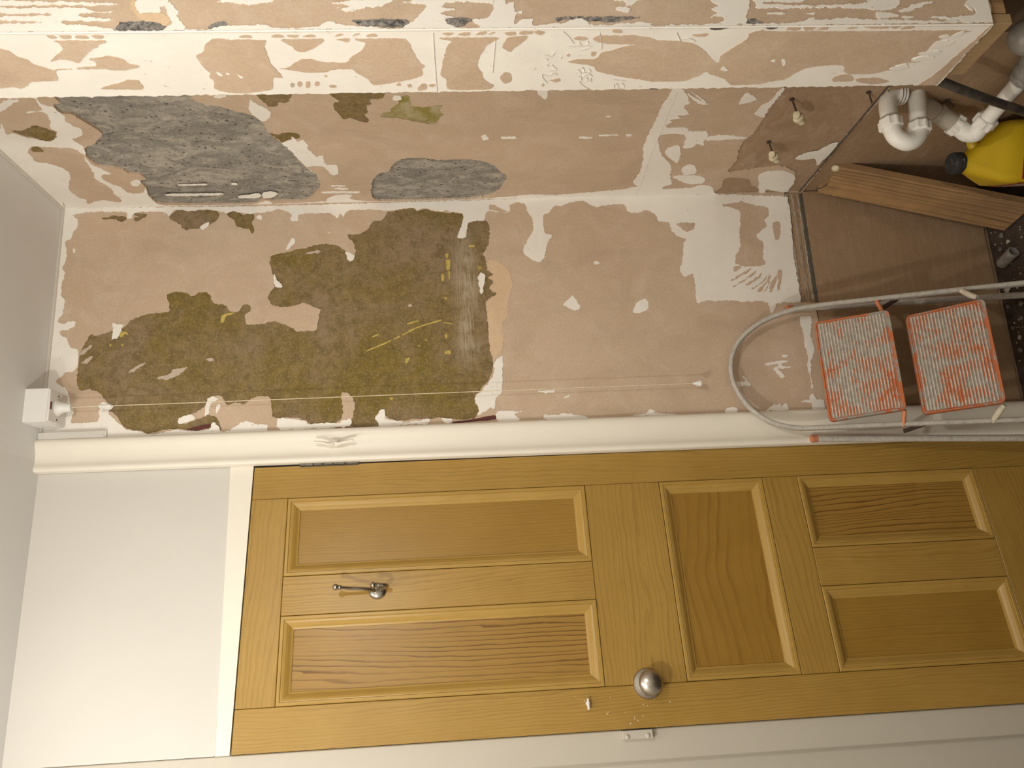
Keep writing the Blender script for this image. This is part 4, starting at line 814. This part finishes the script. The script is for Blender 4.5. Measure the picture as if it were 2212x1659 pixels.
# ================================================================== PULL SWITCH, CORD, TRUNKING, CLEAT
SB = (-.574, -.043, HC); sw = tag(empty('pull_switch', SB), 'white ceiling pull switch with long cord hanging down the olive wall', 'switch')
def sg(g, *a): return g.obj(a[0], a[1], sw, a[2] if len(a) > 2 else None, SB)
sg(G().box((-.617, -.085, HC - .058), (-.532, -.002, HC + .004), .002, 2), 'housing', 'plastic', 40)
sg(G().box((-.6155, -.0835, HC - .0605), (-.5335, -.0035, HC - .0575), .001), 'cover', 'plastic', 40)
sg(G().box((-.585, -.080, HC - .062), (-.566, -.074, HC - .060), .0006), 'neon_window', 'redlens')
for yx in ((-.606, -.045), (-.545, -.045)): sg(G().lathe((yx[0], yx[1], HC - .0612), (0, 0, 1), [(0, .0022), (.001, .0022)], 10), 'screw_hole', 'black')
sg(G().lathe((-.574, -.043, HC - .060), (0, 0, -1), [(0, .0225), (.002, .020), (.006, .0165), (.014, .0130), (.026, .0112), (.034, .0102), (.0345, .003)], 28), 'spout', 'plastic', 50)
cx, cy = -.5738, -.043
sg(G().tube([(cx, cy, HC - .09), (cx - .0003, cy, 2.2), (cx + .0004, cy, 1.6), (cx, cy, 1.02)], .0010, 8, 4), 'cord', 'cord', 60)
sg(G().lathe((cx, cy, 2.560), (0, 0, -1), [(0, .0022), (.002, .0045), (.006, .0045), (.008, .0032), (.020, .0042), (.030, .0036), (.032, .0012)], 14), 'cord_joiner', 'plastic', 50)
sg(G().lathe((cx, cy, 1.030), (0, 0, -1), [(0, .0022), (.004, .0035), (.010, .0055), (.018, .0085), (.021, .0088), (.0215, 0)], 20), 'cord_bell', 'plastic', 50)
tr = tag(empty('cable_trunking', (-.640, 0, 2.552)), 'short white cable trunking beside the architrave below the switch', 'trunking'); TB = (-.640, 0, 2.552)
G().box((-.6505, -.011, 2.552), (-.6295, -.0012, HC), .001).obj('base', 'plastic', tr, 30, TB); G().box((-.6500, -.0135, 2.555), (-.6300, -.0110, HC - .002), .0012).obj('lid', 'wall', tr, 30, TB)
CB = (-.690, -.0130, 1.972); cl = tag(empty('cord_cleat', CB), 'small white painted cord cleat screwed to the cream architrave', 'cleat')
G().box((-.6990, -.034, 1.9595), (-.6830, -.0118, 1.9845), .0045, 2).obj('body', 'gloss', cl, 50, CB)
for s_ in (1, -1):
    G().tube([(-.6925, -.030, 1.972 + s_ * .004), (-.6940, -.035, 1.972 + s_ * .014), (-.6905, -.040, 1.972 + s_ * .030), (-.6885, -.042, 1.972 + s_ * .050)], [.0066, .0048, .0036, .0032], 12).obj('horn', 'gloss', cl, 50, CB)

# ================================================================== STEP LADDER
LB = (-.55, -.25, FL); ld = tag(empty('step_ladder', LB), 'folded step ladder with hoop handrail and two paint-spattered orange treads', 'step ladder')
def lg(g, name, mat, smooth=None, par=None): return g.obj(name, mat, par or ld, smooth, LB)
LS = .279
ly = lambda z: -.032 - (.915 - z) * LS                           # leaning plane of the front frame
def lp(x, z, off=0.0): return (x, ly(z) - off * .963, z + off * .269 * 0)
hoop = [lp(-.392, FL + .012), lp(-.389, .30), lp(-.387, .55), lp(-.387, .70), lp(-.394, .765), lp(-.418, .835), lp(-.462, .890), lp(-.510, .914), lp(-.555, .918), lp(-.603, .907), lp(-.650, .880), lp(-.688, .838), lp(-.710, .780), lp(-.716, .70), lp(-.723, .55), lp(-.737, .30), lp(-.748, FL + .012)]
def bar(pts, hw, hd, sub=6):                                   # flat rounded bar: half width in the frame's plane, half depth across it
    P = []
    pts = [V(p) for p in pts]
    for i in range(len(pts) - 1):
        p0, p1, p2, p3 = pts[max(i - 1, 0)], pts[i], pts[i + 1], pts[min(i + 2, len(pts) - 1)]
        for k in range(sub):
            t = k / sub; P.append(.5 * ((2 * p1) + (p2 - p0) * t + (2 * p0 - 5 * p1 + 4 * p2 - p3) * t * t + (3 * p1 - p0 - 3 * p2 + p3) * t ** 3))
    P.append(pts[-1]); nrm = V((0, -1, LS)).normalized(); n = 12; v = []
    for i, p in enumerate(P):
        t = (P[min(i + 1, len(P) - 1)] - P[max(i - 1, 0)]).normalized(); sd = t.cross(nrm).normalized()
        for k in range(n):
            a = 2 * math.pi * (k + .5) / n; ca, sa = math.cos(a), math.sin(a)
            v.append(p + sd * hw * math.copysign(abs(ca) ** .55, ca) + nrm * hd * math.copysign(abs(sa) ** .55, sa))
    return G().add(v, [[i * n + k, i * n + (k + 1) % n, (i + 1) * n + (k + 1) % n, (i + 1) * n + k] for i in range(len(P) - 1) for k in range(n)] + [list(range(n))[::-1], list(range((len(P) - 1) * n, len(P) * n))])
lg(bar(hoop, .0062, .0115), 'hoop_rail', 'rails', 50)
for x in (-.392, -.748): lg(G().lathe((x, ly(FL) - .0, FL), (0, .27, 1), [(0, .014), (.02, .0125), (.04, .0105)], 16), 'foot', 'orange', 50)
by = lambda z: -.022 - (.725 - z) * .165
for x0, x1, zt in ((-.366, -.384, .726), (-.733, -.775, .712)):
    leg = lg(G().tube([(x0, by(zt), zt), (x1, by(FL + .01), FL + .01)], .0088, 14, 1), 'back_leg', 'rails', 60)
    lg(G().lathe((x0, by(zt), zt - .006), (0, 0, 1), [(0, .0098), (.016, .0098), (.019, .006), (.0195, 0)], 16), 'end_cap', 'orange', 50, leg)
    lg(G().lathe((x1, by(FL), FL), (0, 0, 1), [(0, .013), (.03, .011)], 16), 'foot', 'orange', 50, leg)
for z in (.115,): lg(G().tube([(-.366 - (.726 - z) * .0285, by(z), z), (-.733 - (.712 - z) * .068, by(z), z)], .0065, 10, 1), 'back_brace', 'rails', 60)
lg(G().tube([(-.389, ly(.112), .112), (-.745, ly(.112), .112)], .007, 10, 1), 'front_brace', 'rails', 60)
def tread(A, Bc, name='tread'):
    """A: upper edge (x right, x left, y, z); Bc: lower edge; ribs run across the width"""
    up = [V((A[0], A[2], A[3])), V((A[1], A[2], A[3]))]; lo = [V((Bc[0], Bc[2], Bc[3])), V((Bc[1], Bc[2], Bc[3]))]
    dn = ((lo[0] + lo[1]) / 2 - (up[0] + up[1]) / 2); L = dn.length; d = dn / L; ax = (up[1] - up[0]).normalized(); nn = d.cross(ax).normalized()
    if nn.y > 0: nn = -nn
    t_ = empty(name); t_.parent = ld; t_.location = (0, 0, 0)
    R = .012
    def pt(u, v, h):                                            # u 0..1 across, v 0..1 down
        a = up[0].lerp(up[1], u); b = lo[0].lerp(lo[1], u); return a.lerp(b, v) + nn * h
    # shallow tray: rounded slab with a lip
    g = G(); Wd = (up[1] - up[0]).length
    def ring(inset, h):
        out = []
        for cu, cv, a0 in ((0, 0, 180), (1, 0, 270), (1, 1, 0), (0, 1, 90)):
            for k in range(5):
                an = math.radians(a0 + k * 22.5); rr = max(R - inset, .002)
                x = (inset + rr) / Wd; y = (inset + rr) / L
                u = (x if cu == 0 else 1 - x) + rr / Wd * math.cos(an); v = (y if cv == 0 else 1 - y) + rr / L * math.sin(an)
                out.append(pt(u, v, h))
        return out
    prof_ = [(0.002, -.022), (0, -.020), (0, .001), (.0015, .003), (.004, .003), (.0055, 0.0)]
    rs = [ring(i_, h_) for i_, h_ in prof_]; n = 20
    g.add([q for r_ in rs for q in r_], [[i * n + k, i * n + (k + 1) % n, (i + 1) * n + (k + 1) % n, (i + 1) * n + k] for i in range(len(rs) - 1) for k in range(n)] + [list(range(n))[::-1], list(range((len(rs) - 1) * n, len(rs) * n))])
    lg(g, 'tray', 'edge', 35, t_)
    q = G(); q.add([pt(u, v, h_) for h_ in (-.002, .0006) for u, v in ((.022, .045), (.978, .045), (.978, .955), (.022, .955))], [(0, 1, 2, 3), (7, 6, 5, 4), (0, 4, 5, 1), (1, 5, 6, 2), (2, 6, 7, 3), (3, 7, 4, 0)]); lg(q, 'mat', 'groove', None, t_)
    N = 21
    for i in range(N):
        v0 = .055 + i * .89 / N; v1 = v0 + .89 / N * .62; q = G(); m = (v0 + v1) / 2
        prf = [(v0, -.001), (v0 + .004, .0020), (m, .0027), (v1 - .004, .0020), (v1, -.001)]
        q.add([pt(.03, v, h_) for v, h_ in prf] + [pt(.97, v, h_) for v, h_ in prf], [[k, k + 1, 6 + k, 5 + k] for k in range(4)] + [[0, 1, 2, 3, 4][::-1], [5, 6, 7, 8, 9]])
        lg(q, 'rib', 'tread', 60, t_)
    return t_
import_t1 = tread((-.435, -.703, ly(.702) - .012, .705), (-.432, -.694, ly(.53) - .040, .540))
import_t2 = tread((-.446, -.706, ly(.485) - .012, .490), (-.431, -.699, ly(.31) - .040, .325))
for (x, z, s_) in ((-.415, .545, 1), (-.708, .535, -1)): lg(G().tube([(x + s_ * .022, ly(z) - .004, z), (x - s_ * .016, ly(z) - .022, z)], .0055, 10, 1), 'pivot_pin', 'orange', 50)
for (x, z, s_) in ((-.412, .335, 1), (-.716, .325, -1)): lg(G().tube([(x + s_ * .022, ly(z), z + .014), (x, ly(z) - .02, z + .006), (x - s_ * .012, ly(z) - .035, z)], [.007, .008, .006], 10, 3), 'lug', 'lug', 50)
for z in (.485,): lg(G().box((-.392, ly(z) - .001, z - .004), (-.382, by(z) + .002, z + .004), .001), 'hinge_strut', 'nail'); 
for z in (.485,): lg(G().box((-.730 - (.6 - z) * .03, ly(z) - .001, z - .004), (-.720 - (.6 - z) * .03, by(z) + .002, z + .004), .001), 'hinge_strut', 'nail')

# ================================================================== PLUMBING UNDER THE BOXING
TY = -.46
PB = (-.01, TY, .58); tp = tag(empty('waste_trap', PB), 'white plastic U-bend waste trap projecting from the wall below the boxing', 'trap')
def pg(g, name, mat, smooth=45): return g.obj(name, mat, tp, smooth, PB)
R1 = .0195
pg(G().tube([(-.066, TY, .6245), (-.030, TY, .6235), (-.008, TY, .618), (.003, TY, .604), (.004, TY, .592)], R1, 18, 6), 'upper_elbow', 'pvc', 60)
pg(G().tube([(-.078, TY, .5575), (-.02, TY, .5505), (.009, TY, .5475)], R1, 18, 1), 'lower_arm', 'pvc', 60)
pg(G().tube([(-.070, TY, .6245), (-.085, TY, .6245), (-.106, TY, .619), (-.119, TY, .604), (-.122, TY, .590), (-.116, TY, .574), (-.100, TY, .5615), (-.080, TY, .5575)], R1, 18, 6), 'u_bend', 'pvc', 60)
def nut(p, d, name='nut', r=.0265, L=.024, mat='pvc', par=None, base=None):
    q = G().lathe(p, d, [(-L / 2, r * .9), (-L / 2 + .002, r), (L / 2 - .003, r), (L / 2 - .001, r * .92), (L / 2, r * .80)], 32, .90)
    return q.obj(name, mat, par or tp, 18, base or PB)
nut((-.074, TY, .6250), (1, 0, .01)); nut((-.086, TY, .5585), (1, 0, -.09))
pg(G().lathe((-.061, TY, .6248), (1, 0, 0), [(0, .0215), (.004, .0215)], 24), 'washer', 'dirtypvc')
pg(G().lathe((-.073, TY, .5572), (1, 0, -.08), [(0, .0215), (.003, .0215)], 24), 'washer', 'dirtypvc')
for k in range(3): pg(G().lathe((.004, TY, .597 - k * .007), (0, 0, -1), [(0, .0235), (.002, .0245), (.004, .0235)], 24), 'collar_ring', 'pvc')
QB = (-.05, -.42, .43); wp = tag(empty('waste_pipe', QB), 'grimy white waste pipe with elbow running over the yellow jug', 'pipe')
def qg(g, name, mat, smooth=45): return g.obj(name, mat, wp, smooth, QB)
A_ = V((-.004, -.425, .503)); Bq = V((-.046, -.412, .436)); Cq = V((-.072, -.412, .408)); Dq = V((-.074, -.422, .397)); Eq = V((-.064, -.45, .386)); Fq = V((-.036, -.585, .378))
qg(G().tube([A_ + (A_ - Bq) * .25, A_, Bq], R1, 18, 1), 'inlet_pipe', 'dirtypvc', 60)
qg(G().lathe(A_.lerp(Bq, .36), Bq - A_, [(0, .0215), (.001, .0235), (.006, .0235), (.008, .0225), (.05, .0222)], 24), 'socket', 'dirtypvc', 40)
nut(Bq + (Bq - A_) * .06, Bq - A_, mat='pvc', par=wp, base=QB, L=.02)
qg(G().tube([Bq, Bq.lerp(Cq, .6), Cq, Dq.lerp(Cq, .2) + V((-.004, 0, -.004)), Dq + V((-.002, -.008, -.003)), Dq.lerp(Eq, .8), Eq], R1 + .001, 18, 5), 'elbow', 'pvc', 60)
nut(Eq, Fq - Eq, mat='pvc', par=wp, base=QB, L=.026)
qg(G().tube([Eq, Fq], R1 - .0015, 18, 1), 'outlet_pipe', 'pvc', 60)
SB2 = (-.042, -.715, FL); sp = tag(empty('soil_pipe', SB2), 'dusty grey capped pipe standing below the open end of the boxing', 'pipe')
d_ = (Fq - Eq).normalized()
G().lathe(Fq - d_ * .020 , d_, [(0, .0225), (.004, .027), (.014, .0275), (.017, .0255), (.020, .0300), (.034, .0310), (.046, .0300), (.05, .036), (.10, .037)], 28).obj('coupling', 'greypipe', wp, 40, QB)
G().lathe((-.042, -.715, FL), (0, 0, 1), [(0, .036), (.31, .036), (.312, .040), (.345, .040), (.348, .036), (.385, .0355), (.400, .031), (.410, .021), (.414, .010), (.415, 0)], 28).obj('stack', 'greypipe', sp, 40, SB2)
HB = (-.10, -.66, .64)
hs = tag(empty('water_hose', HB), 'dark dusty rubber pipe slanting down from under the boxing', 'pipe')
G().tube([(-.103, -.69, .690), (-.100, -.662, .643), (-.097, -.60, .513), (-.086, -.52, .346), (-.075, -.44, .19)], .0098, 14, 4).obj('tube', 'hose', hs, 60, HB)
G().lathe((-.1005, -.665, .650), (.02, .43, -.9), [(0, .0100), (.001, .0122), (.014, .0122), (.015, .0100)], 16).obj('ferrule', 'hose', hs, 40, HB)

# nails with cream rubber plugs on the right wall, smaller nails below
def nail(base, tip, plug, label):
    e = tag(empty('wall_nail', base), label, 'nail'); b, t_ = V(base), V(tip)
    G().lathe(b, (-1, 0, 0), [(-.004, .006), (.001, .0055), (.0016, .002)], 12).obj('washer', 'nail', e, 40, base)
    G().tube([b + V((.004, 0, 0)), t_], .0023, 8, 1).obj('shank', 'nail', e, 60, base)
    if plug:
        d = (t_ - b).normalized()
        G().lathe(t_ - d * .008, d, [(0, .005), (.002, .011), (.008, .0135), (.014, .012), (.018, .008), (.019, 0)], 14).obj('plug_head', 'plug', e, 60, base)
        G().tube([t_ + V((-.004, .014, -.014)), t_ + V((0, 0, 0)), t_ + V((-.002, -.015, .012))], [.008, .010, .008], 12, 4).obj('plug_wing', 'plug', e, 60, base)
nail((0, -.452, .846), (-.045, -.448, .835), True, 'rusty nail with cream plug head nearest the boxing')
nail((0, -.270, .832), (-.040, -.268, .823), True, 'rusty nail with cream plug head nearer the corner')
nail((.0012, -.437, .458), (-.020, -.445, .452), False, 'small bent dark nail beside the grimy waste pipe')
nail((.0012, -.474, .672), (-.018, -.460, .660), False, 'short rusty nail just above the white U-bend')

# ================================================================== LEANING PLANK, JUG, RUBBLE
T0, T1 = V((-.014, -.016, .580)), V((-.0045, -.149, .592)); D0 = V((-.172, -.088, FL))
ex = (T1 - T0).normalized(); dn = (D0 - T0); dn -= ex * dn.dot(ex); nn = ex.cross(dn).normalized()
if nn.x > 0: nn = -nn
PW = (T1 - T0).length; PLn = (D0 - T0).length
ez = -dn.normalized(); th = .022
pm = Matrix(((ex.x, nn.x, ez.x, 0), (ex.y, nn.y, ez.y, 0), (ex.z, nn.z, ez.z, 0), (0, 0, 0, 1)))
org = T0 + dn
lift = FL + .0008 - min((org + ex * a * PW - nn * b * th).z for a in (0, 1) for b in (0, 1)); org = org + V((0, 0, max(lift, 0)))
pm.translation = org
plk = empty('leaning_plank', mw=pm); tag(plk, 'old timber plank leaning in the corner between the stripped walls', 'plank')
topz = [0, .004, -.004, -.012, -.006, -.016, -.010, -.002, .006, .002]
pts = [(0, 0), (PW, 0)] + [(PW * (1 - i / 9), dn.length + topz[i]) for i in range(10)]
g = G(); bm = bmesh.new(); vv = [bm.verts.new((a, 0, b)) for a, b in pts]; f_ = bm.faces.new(vv)
r_ = bmesh.ops.extrude_face_region(bm, geom=[f_]); bmesh.ops.translate(bm, vec=(0, -th, 0), verts=[x for x in r_['geom'] if isinstance(x, bmesh.types.BMVert)])
bmesh.ops.recalc_face_normals(bm, faces=bm.faces[:]); bmesh.ops.bevel(bm, geom=bm.edges[:], offset=.0016, segments=1, affect='EDGES'); g.bm(bm)
g.obj('timber', 'rough', plk)
G().lathe((PW - .010, .0, dn.length - .006), (0, 1, 0), [(-.004, .012), (.002, .010), (.004, .005), (.0042, 0)], 9).obj('paint_lump', 'plug', plk, 60)
G().tube([(.05, .001, dn.length - .008), (.045, .012, dn.length + .004), (.04, .014, dn.length + .016)], .0014, 8, 3).obj('nail_stub', 'nail', plk)

JB = (-.078, -.325, FL); jm = Matrix.Translation(JB) @ Matrix.Rotation(math.radians(-24), 4, 'Z')
jug = empty('yellow_jug', mw=jm); tag(jug, 'dirty yellow plastic jug with black screw cap under the waste pipe', 'jug')
def rrect(wx, wy, r, z, cx=0, cy=0, n=6):
    out = []
    for sx, sy, a0 in ((1, 1, 0), (-1, 1, 90), (-1, -1, 180), (1, -1, 270)):
        for k in range(n):
            a = math.radians(a0 + k * 90 / (n - 1)); out.append((cx + sx * (wx / 2 - r) + r * math.cos(a), cy + sy * (wy / 2 - r) + r * math.sin(a), z))
    return out
secs = [(.120, .095, .014, 0.0, 0, 0), (.132, .106, .018, .004, 0, 0), (.136, .110, .018, .015, 0, 0), (.136, .110, .018, .150, 0, 0), (.134, .108, .018, .172, 0, 0), (.122, .096, .020, .186, -.002, -.002), (.086, .074, .022, .214, -.012, -.008), (.056, .054, .022, .238, -.018, -.012), (.044, .044, .0215, .250, -.020, -.014), (.040, .040, .0198, .262, -.020, -.014)]
rs = [rrect(*s_) for s_ in secs]; n = len(rs[0])
jug.matrix_world = jm @ Matrix.Scale(1.12, 4)
G().add([q for r_ in rs for q in r_], [[i * n + k, i * n + (k + 1) % n, (i + 1) * n + (k + 1) % n, (i + 1) * n + k] for i in range(len(rs) - 1) for k in range(n)] + [list(range(n))[::-1], list(range((len(rs) - 1) * n, len(rs) * n))]).obj('body', 'jug', jug, 45)
G().tube([(.052, -.004, .178), (.050, -.006, .214), (.040, -.007, .228), (.022, -.010, .232), (.002, -.012, .218)], [.013, .0125, .0115, .011, .012], 14, 5).obj('grip', 'jug', jug, 60)
G().lathe((-.020, -.014, .258), (0, 0, 1), [(0, .0235), (.002, .0245), (.020, .0240), (.0225, .0220), (.0225, .017), (.0210, .016), (.0210, 0)], 30, .97).obj('cap', 'cap', jug, 40)
for nm, mt, z0, z1, sl in (('label_band', 'labelred', .128, .142, .035), ('label_print', 'labelwhite', .030, .126, .035)):
    g = G(); x0, x1 = -.060, .060; y = -.0553
    g.add([(x0, y, z0), (x1, y, z0 + sl * 0), (x1, y, z1), (x0, y, z1), (x0, y - .0005, z0), (x1, y - .0005, z0), (x1, y - .0005, z1), (x0, y - .0005, z1)], [(0, 1, 2, 3), (4, 7, 6, 5), (0, 4, 5, 1), (1, 5, 6, 2), (2, 6, 7, 3), (3, 7, 4, 0)]); g.obj(nm, mt, jug)
    g = G(); y0, y1 = -.047, .047; x = -.0683
    g.add([(x, y0, z0), (x, y1, z0), (x, y1, z1), (x, y0, z1), (x - .0005, y0, z0), (x - .0005, y1, z0), (x - .0005, y1, z1), (x - .0005, y0, z1)], [(0, 1, 2, 3), (4, 7, 6, 5), (0, 4, 5, 1), (1, 5, 6, 2), (2, 6, 7, 3), (3, 7, 4, 0)]); g.obj(nm, mt, jug)

random.seed(21)
def chunk(r, sq):
    bm = bmesh.new(); bmesh.ops.create_icosphere(bm, subdivisions=1, radius=r)
    for v in bm.verts: v.co = V((v.co.x * random.uniform(.7, 1.3), v.co.y * random.uniform(.6, 1.2), v.co.z * sq * random.uniform(.7, 1.2)))
    zmin = min(v.co.z for v in bm.verts)
    for v in bm.verts: v.co.z -= zmin
    g = G(); g.bm(bm); return g
protos = [chunk(.010, .5), chunk(.014, .35), chunk(.007, .6), chunk(.017, .4)]
spots = [(-.262, -.062, .045)]
def clear(x, y, r):
    if x - r < -.80 or x + r > -.01 or y + r > -.004 or y - r < -1.0: return False
    for a, b, s_ in spots:
        if (a - x) ** 2 + (b - y) ** 2 < (r + s_) ** 2: return False
    for a, b, s_ in ((-.078, -.325, .11), (-.042, -.715, .06), (-.392, ly(FL), .02), (-.748, ly(FL), .02), (-.384, by(FL), .02), (-.775, by(FL), .02)):
        if (a - x) ** 2 + (b - y) ** 2 < (r + s_) ** 2: return False
    if -.20 < x < -.13 and -.26 < y < -.06: return False
    return True
tries = 0; made = 0
while made < 30 and tries < 3000:
    tries += 1; k = random.choice([0, 0, 1, 1, 2, 2, 2, 3]); r = (.016, .021, .011, .025)[k]
    x, y = random.uniform(-.74, -.16), -random.uniform(.004, .13)
    if not clear(x, y, r): continue
    spots.append((x, y, r)); o = protos[k].obj('plaster_chunk', 'chip' if random.random() < .55 else 'slate'); o.location = (x, y, FL + .0005); o.rotation_euler = (0, 0, random.uniform(0, 6))
    tag(o, 'small broken chunk of plaster on the dark floor by the wall', 'rubble', 'rubble chunks along the foot of the wall'); made += 1
G_ = G()
for k in range(260):
    x, y = random.uniform(-.73, -.02), -random.uniform(.004, .3)
    if (x + .078) ** 2 + (y + .325) ** 2 < .0144: continue
    if min(abs(x - q) for q in (-.392, -.748, -.384, -.775)) < .03: continue
    s_ = random.uniform(.0012, .0035); a = random.uniform(0, 6)
    c_, n_ = math.cos(a) * s_, math.sin(a) * s_
    G_.add([(x + c_, y + n_, FL), (x - n_, y + c_, FL), (x - c_, y - n_, FL), (x + n_, y - c_, FL), (x, y, FL + s_ * 1.1)], [(0, 1, 4), (1, 2, 4), (2, 3, 4), (3, 0, 4), (3, 2, 1, 0)])
o = obj('floor_grit', G_.v, G_.f, 'chip'); o['kind'] = 'stuff'; tag(o, 'fine pale grit scattered over the dark floor', 'grit')

tb = tag(empty('plastic_offcut', (-.262, -.062, FL + .0165)), 'short grey translucent plastic pipe offcut lying among the rubble', 'pipe')
TBB = (-.262, -.062, FL + .0165)
G().lathe((-.262, -.040, FL + .0165), (.25, -1, 0), [(0, .008), (.002, .0135), (.008, .0160), (.060, .0160), (.0605, .013), (.010, .0125)], 24).obj('tube', 'greypipe', tb, 40, TBB)
